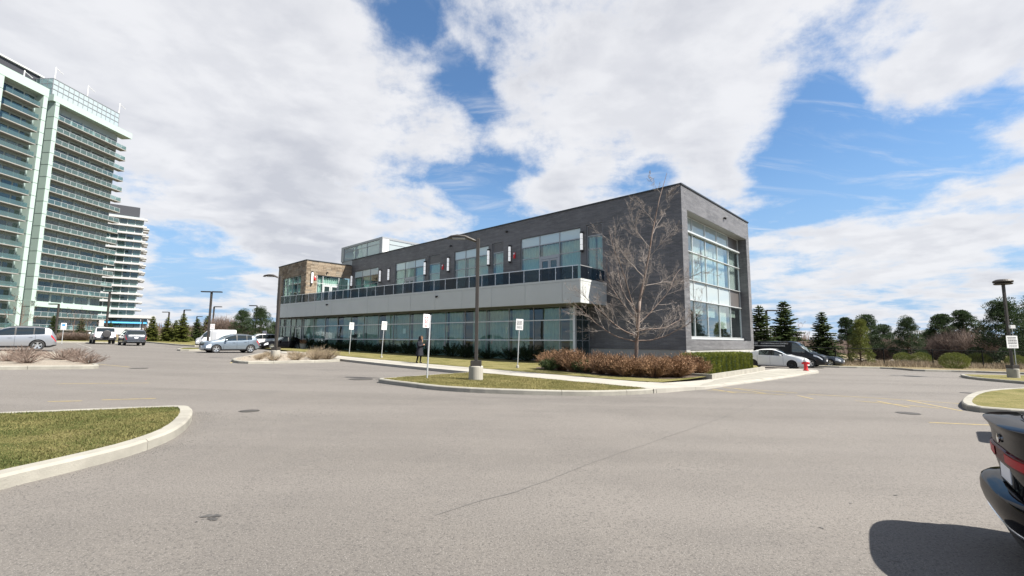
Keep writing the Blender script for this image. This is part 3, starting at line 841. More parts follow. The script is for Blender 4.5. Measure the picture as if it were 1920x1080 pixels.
# rooms behind: floor, back wall, ceiling
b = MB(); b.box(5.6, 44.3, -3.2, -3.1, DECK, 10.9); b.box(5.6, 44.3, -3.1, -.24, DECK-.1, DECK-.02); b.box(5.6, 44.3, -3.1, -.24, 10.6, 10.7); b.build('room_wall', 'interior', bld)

# --- the tall side window, five bays by five lights, set back in its frame
ub = [-12.97, -10.48, -8.03, -5.65, -3.25, -.90]; zb_ = [2.05, 4.58, 6.0, 8.0, 9.38, 10.5]
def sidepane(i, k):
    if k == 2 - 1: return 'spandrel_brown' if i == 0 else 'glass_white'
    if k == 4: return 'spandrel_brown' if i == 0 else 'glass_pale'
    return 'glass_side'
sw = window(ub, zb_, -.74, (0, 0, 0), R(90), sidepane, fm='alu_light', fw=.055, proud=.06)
for z, hh, pr in ((9.38, .10, .16), (8.0, .05, .10), (6.0, .04, .08), (4.58, .06, .10)):
    b = MB(); b.box(-12.95, -.9, -.69, -.74+pr+.06, z-hh/2, z+hh/2); b.build('transom_cap', 'alu_light', sw)
b = MB(); b.box(-12.95, -.9, -.70, -.5, 1.86, 2.02); b.build('sill', 'alu_light', sw)
for i in range(5):
    u0, u1 = ub[i], ub[i+1]
    pleats('curtain', u0+.12, u1-.12-(.55 if i in (0, 3) else 0), 6.05, 9.3, -1.05, 'curtain_white', sw, None, None, 90+i)
    if i > 0:
        p = MB(); hh = (1.15, 1.75, .95, .8, .9)[i]; p.box(u0+.25, u1-.55, -1.0, -.98, 4.5-hh, 4.5); p.build('blind', 'blind', sw)
p = MB(); p.box(ub[1]-1.9, ub[1]-.5, -1.0, -.98, 3.75, 4.35); p.build('blind', 'blind', sw)
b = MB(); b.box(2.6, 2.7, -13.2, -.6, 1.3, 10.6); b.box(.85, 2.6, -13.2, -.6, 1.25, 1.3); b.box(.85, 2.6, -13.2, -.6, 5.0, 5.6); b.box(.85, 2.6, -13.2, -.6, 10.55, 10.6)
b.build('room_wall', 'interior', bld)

# --- canopy: wedge-shaped slab clad in grey panels
P = [CA(.03, -.03), CA(42.3, -.03), CA(44.7, -1.25), (48.2, 2.0), (44.4, -.1), (8, -.1), (5.85, .002)]
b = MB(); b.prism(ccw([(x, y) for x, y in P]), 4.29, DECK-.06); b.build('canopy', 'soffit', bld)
edges = [0, 1.44] + [1.44+3.2*k for k in range(1, 13)] + [42.3]
rp = random.Random(8)
for a, c in zip(edges, edges[1:]):
    b = MB(); t = rp.uniform(0, .004); b.box(a+.008, c-.008, -.03, .012+t, 4.27, 5.765); put('fascia_panel', bevel(b.mesh('fascia_panel', 'panel'), .006), bld, (CO[0], CO[1], 0), CROT)
    b = MB(); b.box(a+.004, c-.004, -.25, .03, 5.775, 5.93); b.build('canopy_cap', 'panel_cap', bld, loc=(CO[0], CO[1], 0), rz=CROT)
# end return (faces the leafless tree) and the skewed far end
e0 = Vector(CA(0, 0)); e1 = Vector((5.82, .01)); L = (e1-e0).length; an = atan2(e1.y-e0.y, e1.x-e0.x)
for a, c in ((.02, L*.5), (L*.5, L)):
    b = MB(); b.box(a+.006, c-.006, -.012, .03, 4.27, 5.765); b.build('fascia_panel', 'panel', bld, loc=(e0.x, e0.y, 0), rz=an)
    b = MB(); b.box(a+.0, c-.004, -.03, .25, 5.775, 5.93); b.build('canopy_cap', 'panel_cap', bld, loc=(e0.x, e0.y, 0), rz=an)
f0 = Vector(CA(42.31, 0)); f1 = Vector(CA(44.75, -1.22)); L = (f1-f0).length
b = MB(); b.box(.01, L, -.03, .012, 4.27, 5.765); b.box(0, L, -.25, .03, 5.775, 5.93); b.build('fascia_panel', 'panel', bld, loc=(f0.x, f0.y, 0), rz=atan2(f1.y-f0.y, f1.x-f0.x))

# --- glass balustrade on the canopy edge
CL = (CO[0], CO[1], 0)
b = MB(); b.box(.22, 42.2, -.13, -.05, 6.84, 6.885)
bal = b.build('handrail', 'steel', bld, loc=CL, rz=CROT)
posts = [.64+1.385*k for k in range(30)]
for q in posts:
    b = MB(); b.box(q-.02, q+.02, -.088, -.05, 5.9, 6.84); b.box(q-.045, q-.02, -.09, -.06, 6.42, 6.50); b.build('post', 'steel', bal)
for a, c in zip([.24]+posts, posts+[42.2]):
    b = MB(); b.box(a+.01, c-.01, -.103, -.093, 5.94, 6.82); b.build('glass_panel', 'glass_rail', bal)
Lr = (e1-e0).length
b = MB(); b.box(.16, Lr-.1, .09, .15, 6.84, 6.885); side = b.build('handrail', 'steel', bld, loc=(e0.x, e0.y, 0), rz=an)
for a, c in ((.22, 1.2), (1.22, 2.3), (2.32, Lr-.12)):
    b = MB(); b.box(a, c, .095, .105, 5.94, 6.82); b.build('glass_panel', 'glass_rail', side)
    b = MB(); b.box(c-.02, c+.012, .11, .14, 5.9, 6.84); b.box(c-.05, c-.02, .08, .095, 6.42, 6.48); b.build('post', 'steel', side)

# --- ground floor curtain wall under the canopy
GE = -2.14
mul = [1.80, 2.96, 5.35, 7.78, 10.18, 12.63, 15.06, 17.44, 20.0, 22.43, 24.89, 27.38, 29.77, 32.37, 34.91, 37.39, 39.75]
gw = window(mul, [.2, 1.73, 3.24, 4.27], GE, CL, CROT, lambda i, k: 'glass_low', fm='alu', fw=.06, proud=.045)
for z in (1.73, 3.24):
    b = MB(); b.box(1.82, 39.75, GE+.046, GE+.075, z-.04, z+.04); b.build('transom_cap', 'alu_light', gw)
b = MB(); b.box(1.62, 1.80, GE-.12, GE+.1, .1, 4.28); b.build('corner_post', 'alu_light', bld, loc=CL, rz=CROT)
for i, (a, c) in enumerate(zip(mul, mul[1:])):
    r = rw.random(); g0 = .1 + (.5 if r < .3 else 0); g1 = .1 + (.6 if .3 < r < .5 else 0)
    pleats('curtain', a+g0, c-g1, .2, 4.2, GE-.32, 'curtain', gw, None, None, 120+i, amp=.10, pitch=.34)
for c0, z0 in ((20.6, 2.3), (29.2, 2.2), (35.6, 2.45), (35.7, 1.95), (38.4, 1.95)):
    b = MB(); b.box(c0, c0+.42, GE-.03, GE-.02, z0, z0+.5); b.build('notice_sheet', 'paper', gw)
# return to the brick wall
r0 = Vector(CA(1.70, GE+.02)); r1 = Vector((7.38, .02)); Lr2 = (r1-r0).length; an2 = atan2(r1.y-r0.y, r1.x-r0.x)
window([.1, .8, Lr2-.02], [.2, 1.73, 3.24, 4.27], 0, (r0.x, r0.y, 0), an2, lambda i, k: 'glass_dark', fw=.06)
# entrance bays at the far end
dw = window([39.85, 40.25, 41.65, 42.9, 44.3, 45.7], [.4, 3.3, 4.27], GE, CL, CROT, lambda i, k: 'glass_dark' if i in (2, 4) else 'glass_low', fm='alu', fw=.1, proud=.06, name='entrance_window')
b = MB(); b.box(40.32, 41.58, GE+.01, GE+.06, .5, .62); b.box(40.32, 40.44, GE+.01, GE+.06, .62, 3.1); b.box(41.46, 41.58, GE+.01, GE+.06, .62, 3.1); b.box(40.44, 41.46, GE+.01, GE+.06, 3.0, 3.1)
b.build('door', 'alu_light', dw)
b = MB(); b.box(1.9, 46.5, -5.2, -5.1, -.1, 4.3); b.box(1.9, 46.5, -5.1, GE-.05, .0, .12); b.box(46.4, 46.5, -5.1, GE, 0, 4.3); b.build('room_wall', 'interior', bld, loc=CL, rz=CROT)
b = MB(); b.box(45.75, 46.5, GE-.3, GE+.05, .0, 4.27); b.build('brick_pier', 'brick', bld, loc=CL, rz=CROT)

# --- stone-faced upper volume
S0, S1, DS, ZS = 44.51, 53.4, 5.87, 11.33
opsR = [(.12, 4.5, DECK, 9.66)]; opsF = [(45.9, 51.6, 6.3, 9.62)]
b = MB()
wall(b, 0, DS, DECK, ZS, opsR, .2, lambda u, o, z: (S0-o, u, z))
wall(b, S0, S1, DECK, ZS, opsF, .2, lambda u, o, z: (u, DS+o, z))
b.quad((S1, 0, DECK), (S1, DS, DECK), (S1, DS, ZS), (S1, 0, ZS)); b.quad((S0, 0, ZS-.02), (S1, 0, ZS-.02), (S1, DS, ZS-.02), (S0, DS, ZS-.02))
b.quad((S0, -6, 4.3), (S1, -6, 4.3), (S1, -6, ZS), (S0, -6, ZS)); b.quad((S1, -6, 1), (S1, DS, 1), (S1, DS, DECK), (S1, -6, DECK))
b.quad((S0, -6, ZS-.3), (S1, -6, ZS-.3), (S1, 0, ZS-.3), (S0, 0, ZS-.3))
sv = b.build('stone_wall', 'stone_joint', bld)
unit = MB(); unit.box(-.5, .5, -.5, .5, -.5, .5); unit_me = bevel(unit.mesh('stone', 'stone'), .05)
def courses(u0, u1, z0, z1, ops, seed):
    rr = random.Random(seed); z = z0; out = []
    while z < z1-.05:
        h = min(rr.choice((.16, .2, .24, .3)), z1-z)
        u = u0 - rr.uniform(0, .3)
        while u < u1:
            w = rr.uniform(.3, .95); a, c = max(u, u0), min(u+w, u1); u += w
            segs = [(a, c)]
            for (o0, o1, p0, p1) in ops:
                if z+h/2 > p0 and z+h/2 < p1:
                    ns = []
                    for s0, s1 in segs:
                        if s1 <= o0 or s0 >= o1: ns.append((s0, s1))
                        else:
                            if s0 < o0: ns.append((s0, o0))
                            if s1 > o1: ns.append((o1, s1))
                    segs = ns
            for s0, s1 in segs:
                if s1-s0 > .08: out.append((s0, s1, z, z+h, rr.uniform(.02, .05)))
        z += h
    return out
cs = courses(0, DS, DECK, ZS, opsR, 4); cs.sort(key=lambda q: -q[2]); extra = MB()
for k, (a, c, e, f, t) in enumerate(cs):
    if k < 290:
        o = put('stone', unit_me, sv, (S0-t/2, (a+c)/2, (e+f)/2)); o.scale = (t, c-a-.016, f-e-.016)
    else: extra.box(S0-t, S0, a+.008, c-.008, e+.008, f-.008)
for (a, c, e, f, t) in courses(S0, S1, DECK, ZS, opsF, 9): extra.box(a+.008, c-.008, DS, DS+t, e+.008, f-.008)
stuff(extra.build('stone_facing', 'stone', sv))
b = MB(); b.box(S0-.09, S1+.05, DS-.1, DS+.09, ZS+.002, ZS+.1); b.box(S0-.09, S0+.12, .08, DS-.1, ZS+.002, ZS+.1); b.box(S1-.12, S1+.05, 0, DS-.1, ZS+.002, ZS+.1); b.build('roof_edge_cap', 'cap', bld)
w = window([.15, 1.65, 3.73, 4.47], [DECK, 8.65, 9.63], -.1, (S0, 0, 0), R(90), lambda i, k: 'glass_up' if not (i == 1 and k == 0) else None, fm='alu_light', fw=.07)
for q0, q1 in ((1.72, 2.66), (2.70, 3.66)):
    d = MB(); d.box(q0, q0+.16, -.14, -.05, DECK, 8.5); d.box(q1-.16, q1, -.14, -.05, DECK, 8.5); d.box(q0+.16, q1-.16, -.14, -.05, DECK, DECK+.3); d.box(q0+.16, q1-.16, -.14, -.05, 8.3, 8.5); d.box(q0+.16, q1-.16, -.1, -.09, DECK+.3, 8.3, 1)
    d.build('door', ['alu_light', 'glass_dark'], w)
pleats('curtain', .3, 4.3, DECK, 9.5, -.34, 'curtain_white', w, None, None, 301)
w = window([45.93, 47.03, 48.66, 50.27, 51.57], [6.3, 8.65, 9.6], DS-.1, (0, 0, 0), 0, lambda i, k: 'glass_up', fw=.07)
pleats('curtain', 46, 47.9, 6.3, 9.5, DS-.4, 'curtain', w, None, None, 302); pleats('curtain', 49, 51.4, 6.3, 9.5, DS-.45, 'curtain_white', w, None, None, 303)
b = MB(); b.box(S0+1.6, S0+1.7, .1, DS-.2, DECK, 10.5); b.box(S0+.3, S1-.2, 3.6, 3.7, DECK, 10.5); b.build('room_wall', 'interior', bld)

# --- glazed rooftop lantern
b = MB(); b.box(37.3, 47.8, -8.0, -.18, 12.17, 12.3); b.box(37.3, 47.8, -8.0, -.06, 13.96, 14.2); b.box(44.6, 47.8, -7.9, -.2, 11.1, 12.16)
b.box(37.3, 37.95, -.16, -.06, 12.17, 13.96); b.box(47.05, 47.8, -.16, -.06, 12.17, 13.96)
lan = b.build('rooftop_lantern', 'alu', bld)
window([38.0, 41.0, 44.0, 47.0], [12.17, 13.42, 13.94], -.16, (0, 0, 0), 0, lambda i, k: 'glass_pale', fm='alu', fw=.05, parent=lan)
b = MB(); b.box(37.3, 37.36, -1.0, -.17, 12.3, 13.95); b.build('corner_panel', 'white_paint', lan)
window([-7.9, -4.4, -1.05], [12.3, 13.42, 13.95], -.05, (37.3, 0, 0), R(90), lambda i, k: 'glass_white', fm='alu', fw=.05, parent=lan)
b = MB(); b.box(38.2, 47.6, -7.6, -1.2, 12.3, 13.9); b.build('room_wall', 'curtain_white', lan)

# --- fittings on the walls: each a thing of its own
def sconce(s, d, rz, lab, z0=8.52):
    t = thing('wall_light', lab, 'wall light', AW(s, d, z0), BROT+rz, 'tall tube wall lights on the upper storey')
    b = MB(); b.box(-.09, .09, .0, .03, 0, 1.58); b.build('back_plate', 'black_metal', t)
    for k in range(3):
        b = MB(); b.lathe([(.11, .14+k*.435), (.11, .14+k*.435+.42)], 12, c=(0, .13, 0)); b.build('diffuser', 'diffuser', t, smooth=False)
    for z in (0, 1.445):
        b = MB(); b.lathe([(.12, z+.0), (.12, z+.13)], 12, c=(0, .13, 0)); b.build('cap', 'black_metal', t)
    b = MB()
    for k in (1, 2): b.lathe([(.112, .14+k*.435-.015), (.112, .14+k*.435)], 12, c=(0, .13, 0))
    b.build('ring', 'black_metal', t)
for s, lab in ((7.91, 'tall tube wall light between the right window and the narrow window nearest the tree'), (15.61, 'tall tube wall light beside the second red alarm from the right of the long wall'),
               (18.33, 'tall tube wall light at the right edge of the second large upper window'), (24.23, 'tall tube wall light left of the second large upper window'),
               (28.19, 'tall tube wall light at the right edge of the third large upper window'), (35.31, 'tall tube wall light on the dark brick just left of the third large window'),
               (37.2, 'tall tube wall light at the right edge of the leftmost large upper window'), (44.2, 'tall tube wall light in the dark corner beside the stone volume')):
    sconce(s, 0, 0, lab)
sconce(S0-.04, 5.2, R(90), 'tall tube wall light on the sunlit tan stone wall', 8.42)
def bell(s, d, rz, z, lab):
    t = thing('fire_alarm', lab, 'fire alarm', AW(s, d, z), BROT+rz, 'red fire alarms on the upper storey')
    b = MB(); b.box(-.10, .10, 0, .06, -.26, .26); b.build('housing', 'red_paint', t)
    b = MB(); b.lathe([(.10, .06), (.09, .1), (.05, .13), (.02, .13)], 14, c=(0, 0, -.12), axis='Y'); b.build('horn', 'red_paint', t)
    b = MB(); b.box(-.06, .06, .06, .11, .1, .22); b.build('strobe_lens', 'lamp_clear', t)
bell(15.11, 0, 0, 9.12, 'red fire alarm left of the rightmost large upper window'); bell(25.2, 0, 0, 9.15, 'red fire alarm between two tube lights in the middle of the brick wall')
bell(S0-.04, 4.81, R(90), 9.2, 'red fire alarm on the sunlit tan stone wall')
def seccam(s, d, rz, z, lab):
    t = thing('security_camera', lab, 'security camera', AW(s, d, z), BROT+rz, 'small dark security cameras')
    b = MB(); b.lathe([(.07, 0), (.07, .09)], 10, axis='Y'); b.build('bracket', 'black_metal', t)
    b = MB(); b.lathe([(.02, -.11), (.07, -.08), (.09, 0), (.08, .05), (.04, .07)], 12, c=(0, .14, -.02)); b.build('dome', 'black_metal', t, smooth=True)
seccam(23.94, 0, 0, 11.2, 'dark security camera above the second large upper window'); seccam(16.05, 0, 0, 11.43, 'dark security camera high on the brick above a narrow window')
seccam(0, -7.8, R(90), 11.34, 'dark security camera on the sunlit brick above the tall side window')
seccam(*CA(13.97, .01), CROT, 5.41, 'dark security camera on the canopy fascia behind the lamp post'); seccam(*CA(31.07, .01), CROT, 5.44, 'dark security camera on the far left of the canopy fascia')
seccam(S0-.04, 3.3, R(90), 10.1, 'dark security camera on the tan stone over the door')
# ================================================================== APARTMENT TOWERS
def fbox(mb, u0, u1, o0, o1, z0, z1, m=0):          # facade coordinates: u along, o outward (mesh y points inward)
    mb.box(u0, u1, -o1, -o0, z0, z1, m)
def tower_one():
    t = thing('apartment_tower', 'tall mint and glass apartment tower with long balconies at the left edge', 'building', (-112.18, 130.0, 0), R(86.42))
    FH = 3.06; ZT = 59.8
    b = MB(); fbox(b, -19.6, -1.4, -22, -1.85, 0, ZT+.2); fbox(b, -24.2, -19.6, -22, -3.2, 0, ZT+.5); fbox(b, -60, -24.0, -22, .25, 0, ZT+.2)
    b.build('wall', 'tower_wall', t)
    # vertical mint fins
    for (u0, u1, o0, o1, z1) in ((-20.35, -19.4, -1.85, .05, 59.9), (-24.9, -23.95, -3.2, 2.15, 60.6), (-34.3, -33.1, .25, 2.15, 60.6), (-44.5, -43.4, .25, 2.15, 60.6)):
        b = MB(); fbox(b, u0, u1, o0, o1, 0, z1); f = b.build('fin', 'mint', t)
        b = MB()
        for k in range(0, 20): fbox(b, u0-.02, u1+.02, o0, o1+.02, 59-FH*k-.04, 59-FH*k+.04)
        stuff(b.build('panel_joint', 'tower_dark', f))
    b = MB(); fbox(b, -21.0, 1.2, -3, .1, ZT, 61.4); fbox(b, -44, -23.9, -2, 2.2, 58.9, 61.0); b.build('roof_band', 'mint', t)
    b = MB(); fbox(b, -20.4, .2, -1.9, .05, 9.07, 10.35); b.build('podium_band', 'mint', t)
    b = MB(); fbox(b, -50, -19.5, -18, -6, 61, 67.0); b.build('plant_room', 'tower_dark', t)
    b = MB(); fbox(b, -51, -19.0, -18.5, -5.5, 67.0, 67.3); b.build('plant_room_roof', 'white_paint', t)
    # glazed roof screen
    b = MB(); us = [-20.6+1.3*k for k in range(15)]
    for u in us: fbox(b, u-.05, u+.05, -1.1, -.95, 61.4, 65.9)
    for z in (61.9, 63.2, 64.5, 65.85): fbox(b, -20.6, -2.4, -1.1, -.94, z-.06, z+.06)
    for o in (-2.5, -4.0, -5.5): fbox(b, -20.65, -20.55, o-.05, o+.05, 61.4, 65.9)
    for z in (63.2, 64.5, 65.85): fbox(b, -20.65, -20.55, -7, -1.1, z-.06, z+.06)
    sc = b.build('roof_screen', 'alu', t)
    for k, u in enumerate(us[:-1]):
        b = MB(); fbox(b, u+.06, u+1.24, -1.05, -1.03, 61.6, 65.8); b.build('pane', 'glass_pale', sc)
    b = MB(); fbox(b, -20.62, -20.58, -7, -1.2, 61.4, 65.8); b.build('pane', 'glass_balcony', sc)
    for u, z in ((-20.4, 65.9), (-12.0, 65.9), (-2.6, 65.9), (-27, 61)):
        b = MB(); b.tube([(u, 1.0, z), (u, 1.0, z+3.0)], .12, 6); b.tube([(u, 1.0, z+2.8), (u+1.5, .6, z+2.0)], .07, 5); b.build('davit_arm', 'white_paint', t)
    # floors
    bays = [(-17.4, -14.8, 'glass_dark'), (-14.3, -11.8, 'glass_mint'), (-11.3, -8.8, 'glass_mint'), (-8.2, -4.9, 'glass_dark'), (-4.0, -1.5, 'glass_mint')]
    rt = random.Random(4)
    pane = {}
    def panemesh(w, m):
        if (w, m) not in pane:
            p = MB(); p.box(0, w, -.05, 0, 0, 2.25)
            pane[(w, m)] = p.mesh('pane', m)
        return pane[(w, m)]
    sl = MB(); fbox(sl, -19.4, .0, -1.85, 0, 0, .22); slab_me = sl.mesh('balcony_slab', 'slab')
    sl = MB(); fbox(sl, -32.6, -25.3, .25, 2.1, 0, .22); slabL = sl.mesh('balcony_slab', 'slab')
    sl = MB(); fbox(sl, -43.2, -34.6, .25, 2.1, 0, .22); slabL2 = sl.mesh('balcony_slab', 'slab')
    rl = MB(); fbox(rl, -19.3, -.05, -.10, -.06, .22, 1.25); fbox(rl, -.10, -.06, -1.8, -.1, .22, 1.25); rail_me = rl.mesh('balcony_glass', 'glass_balcony')
    rl = MB(); fbox(rl, -32.5, -25.4, 2.0, 2.04, .22, 1.25); fbox(rl, -25.44, -25.4, .3, 2.0, .22, 1.25); railL = rl.mesh('balcony_glass', 'glass_balcony')
    rl = MB(); fbox(rl, -43.1, -34.7, 2.0, 2.04, .22, 1.25); railL2 = rl.mesh('balcony_glass', 'glass_balcony')
    rp_ = MB()
    for k in range(13): fbox(rp_, -19.3+1.6*k-.025, -19.3+1.6*k+.025, -.1, -.04, .22, 1.28)
    fbox(rp_, -19.3, -.05, -.11, -.05, 1.25, 1.30); posts_me = rp_.mesh('balcony_rail', 'alu_light')
    colm = MB(); fbox(colm, 0, .42, -1.85, -1.7, 0, 2.8); col_me = colm.mesh('pier', 'tower_wall')
    for k in range(19):
        z = 55.6-FH*k
        if z < 1: break
        if not (8.6 < z < 10.2):
            put('balcony_slab', slab_me, t, (0, 0, z)); put('balcony_glass', rail_me, t, (0, 0, z)); put('balcony_rail', posts_me, t, (0, 0, z))
        put('balcony_slab', slabL, t, (0, 0, z)); put('balcony_glass', railL, t, (0, 0, z))
        put('balcony_slab', slabL2, t, (0, 0, z)); put('balcony_glass', railL2, t, (0, 0, z))
        for a in (-18.1, -14.75, -11.75, -8.75, -4.85): put('pier', col_me, t, (a, 0, z+.22))
        for (a, c, m) in bays:
            mm = m if rt.random() < .75 else ('glass_mint' if m == 'glass_dark' else 'glass_dark')
            h = (c-a)/2
            for q in range(2): put('window', panemesh(round(h-.08, 2), mm if q == 0 or rt.random() < .6 else 'glass_dark'), t, (a+q*h+.04, 1.84, z+.3))
        for a in (-31.9, -29.6, -27.3):
            put('window', panemesh(1.95, rt.choice(('glass_mint', 'glass_dark'))), t, (a, -.26, z+.3))
        for a in (-42.6, -40.2, -37.6):
            put('window', panemesh(1.95, rt.choice(('glass_mint', 'glass_dark'))), t, (a, -.26, z+.3))
        put('window', panemesh(3.0, 'glass_dark'), t, (-23.6, 3.19, z+.5))
    for k in range(3):   # top lights of the left block
        put('window', panemesh(1.95, 'glass_mint'), t, (-31.9+2.3*k, -.26, 56.0))
    return t
tower_one()
def tower_two():
    t = thing('apartment_tower', 'white banded apartment tower standing behind the mint tower', 'building', (-164.04, 205.0, 0), R(38.93))
    FH = 3.35
    b = MB(); fbox(b, -40, -1.2, -24, -1.3, 0, 55.5); b.build('wall', 'tower_wall', t)
    b = MB(); fbox(b, -17, -3.0, -16, -4, 55.4, 60.6); b.build('plant_room', 'tower_dark', t)
    s = MB(); fbox(s, -34, 0, -1.35, 0, -.8, 0); slab_me = s.mesh('balcony_band', 'white_slab')
    s = MB(); fbox(s, -1.3, 1.0, -9, -4.5, -.6, 0); fbox(s, -1.3, .8, -16, -11, -.6, 0); side_me = s.mesh('side_balcony', 'white_slab')
    p = MB(); fbox(p, 0, 2.4, -1.3, -1.24, .15, 2.35); pm = p.mesh('window', 'glass_mint'); p = MB(); fbox(p, 0, 2.4, -1.3, -1.24, .15, 2.35); pd = p.mesh('window', 'glass_dark')
    rt = random.Random(9)
    for k in range(15):
        z = 55.0-FH*k
        put('balcony_band', slab_me, t, (0, 0, z))
        if k: put('side_balcony', side_me, t, (0, 0, z))
        for q in range(7): put('window', pd if rt.random() < .2 else pm, t, (-4.0-2.7*q, 0, z-FH))
    # entrance podium with a blue sign band
    b = MB(); fbox(b, -24, 6, -6, 5, 10.4, 11.6); b.build('podium_roof', 'white_slab', t)
    b = MB(); fbox(b, -24, 5, -6, 3.5, 0, 6.2); b.build('podium_wall', 'white_slab', t)
    for u in (-12.5, 3.5): 
        b = MB(); fbox(b, u, u+1.6, 2.5, 4.4, 6.2, 10.4); b.build('column', 'white_slab', t)
    for q in range(6):
        b = MB(); fbox(b, -10.4+2.3*q, -8.3+2.3*q, 2.9, 3.0, 6.3, 10.3); b.build('window', 'glass_dark', t)
    b = MB(); fbox(b, -11, 5.5, 3.6, 3.75, 8.1, 9.0); b.build('sign_band', 'sky_blue_band', t)
tower_two()
# ================================================================== TREES AND SHRUBS
def rvec(rr): 
    while True:
        v = Vector((rr.uniform(-1, 1), rr.uniform(-1, 1), rr.uniform(-1, 1)))
        if .05 < v.length < 1: return v.normalized()
def leafquad(b, p, d, L, w, rr, roll=None):
    """a small pointed spray from p along d"""
    d = d.normalized(); s = d.cross(rvec(rr)); s = s.normalized() if s.length > 1e-4 else d.orthogonal().normalized()
    b.quad(p, p+d*L*.45+s*w, p+d*L, p+d*L*.45-s*w)

def spruce_meshes(h, w, seed, mt, dens=1.0):
    rr = random.Random(seed); c = MB(); t = MB()
    t.tube([(0, 0, -.1), (0, 0, h*.4), (0, 0, h*.97)], [.022*h, .014*h, .004*h], 7)
    z = .05*h; k = 0
    while z < h*.985:
        f = z/h; rad = w*.5*(1-f)**.85*(.82+.3*rr.random())+.04*w
        n = max(4, int((9-4*f)*dens)); ph = rr.uniform(0, 6)
        for i in range(n):
            if rr.random() < .06: continue
            a = ph+2*pi*i/n+rr.uniform(-.3, .3); L = rad*rr.uniform(.72, 1.18)
            up = .30*(1-f)+.25 if f > .6 else .08; droop = -.22*(1-f)
            pts = []
            for q in range(6):
                s = q/5; pts.append(Vector((cos(a)*L*s, sin(a)*L*s, z+L*(up*s+droop*s*s*1.2)+.06*L*s*s)))
            if L > .45: c.tube([pts[0], pts[3], pts[5]], [.012*h*.35, .008*h*.3, .002*h], 3, 1, cap=False)
            m = max(6, int(L/(.05*h)*8*dens))
            for j in range(m):
                s = (j+.6)/m; q = s*5; i0 = min(4, int(q)); p = pts[i0].lerp(pts[i0+1], q-i0)
                fw = Vector((cos(a), sin(a), .15)); sl = (1.15-s)*L*.34+.03*h
                for sd in (-1, 1):
                    side = Vector((-sin(a)*sd, cos(a)*sd, rr.uniform(-.3, .22)))
                    leafquad(c, p, fw*.75+side*rr.uniform(.5, 1.2), sl*rr.uniform(.6, 1.15), .0085*h*rr.uniform(.6, 1.1), rr)
                leafquad(c, p, fw+Vector((0, 0, rr.uniform(-.5, .7))), sl*.7, .0075*h, rr)
                leafquad(c, p, fw*.6+rvec(rr), sl*.55, .0075*h, rr)
        z += h*(.033+.012*(1-f))*rr.uniform(.8, 1.2); k += 1
    for _ in range(14): leafquad(c, Vector((0, 0, h*.93)), Vector((rr.uniform(-.5, .5), rr.uniform(-.5, .5), 1)), .09*h, .008*h, rr)
    return t.mesh('trunk', 'bark_dark', True), c.mesh('crown', [mt, 'bark_dark'])
def pine_meshes(h, w, seed, mt='pine', bare=.3, tufts=42, per=420):
    rr = random.Random(seed); c = MB(); t = MB()
    lean = Vector((rr.uniform(-.05, .05), rr.uniform(-.05, .05), 1))
    t.tube([Vector((0, 0, -.1)), lean*h*.5, lean*h*.93], [.024*h, .016*h, .005*h], 7)
    for i in range(tufts):
        f = bare+(1-bare)*(i+rr.random())/tufts
        prof = (1-((f-bare)/(1-bare))**1.35)**.8*.95+.10
        a = i*2.4+rr.uniform(-.5, .5); L = w*.5*prof*rr.uniform(.45, 1.05)
        base = lean*h*max(.1, f-.06); tip = lean*h*f+Vector((cos(a)*L, sin(a)*L, rr.uniform(-.02, .06)*h))
        c.tube([base, base.lerp(tip, .55)+Vector((0, 0, -.015*h)), tip], [.009*h, .006*h, .002*h], 4, 1, cap=False)
        R1 = w*.17*rr.uniform(.7, 1.3)
        for _ in range(per):
            v = rvec(rr); q = tip+Vector((v.x*R1, v.y*R1, v.z*R1*.55))*rr.random()**.4
            leafquad(c, q, v+Vector((0, 0, .55)), .022*h*rr.uniform(.7, 1.5), .0046*h*rr.uniform(.8, 1.5), rr)
    return t.mesh('trunk', 'bark', True), c.mesh('crown', [mt, 'bark_dark'])
def place_tree(kind, meshes, x, y, sc, rz, lab, cat='tree', group=None, dz=0.0, sx=1.0):
    t = thing(kind, lab, cat, (x, y, gz(x)+dz), rz, group)
    t.scale = (sc*sx, sc*sx, sc)
    put('trunk', meshes[0], t); put('crown', meshes[1], t)
    return t
SPR = [spruce_meshes(8, 4.4, s, 'spruce') for s in (1, 2, 3)]
SPY = [spruce_meshes(8, 4.8, s, 'spruce_yellow', .9) for s in (4, 5)]
PIN = [pine_meshes(9, 5.6, 11, 'pine', .22), pine_meshes(9, 4.6, 12, 'pine', .42, 34), pine_meshes(9, 6.8, 13, 'pine', .08, 56)]
SP_YOUNG = pine_meshes(9, 5.0, 15, 'spruce_yellow', .10, 46, 330)

def zt(px, py, Y):    # height above the lot of what is seen at (px, py), Y metres ahead
    return 1.6 + Y*(640.6+.00785*(px-960)-py)/868.0 - gz(bearing(px, Y))
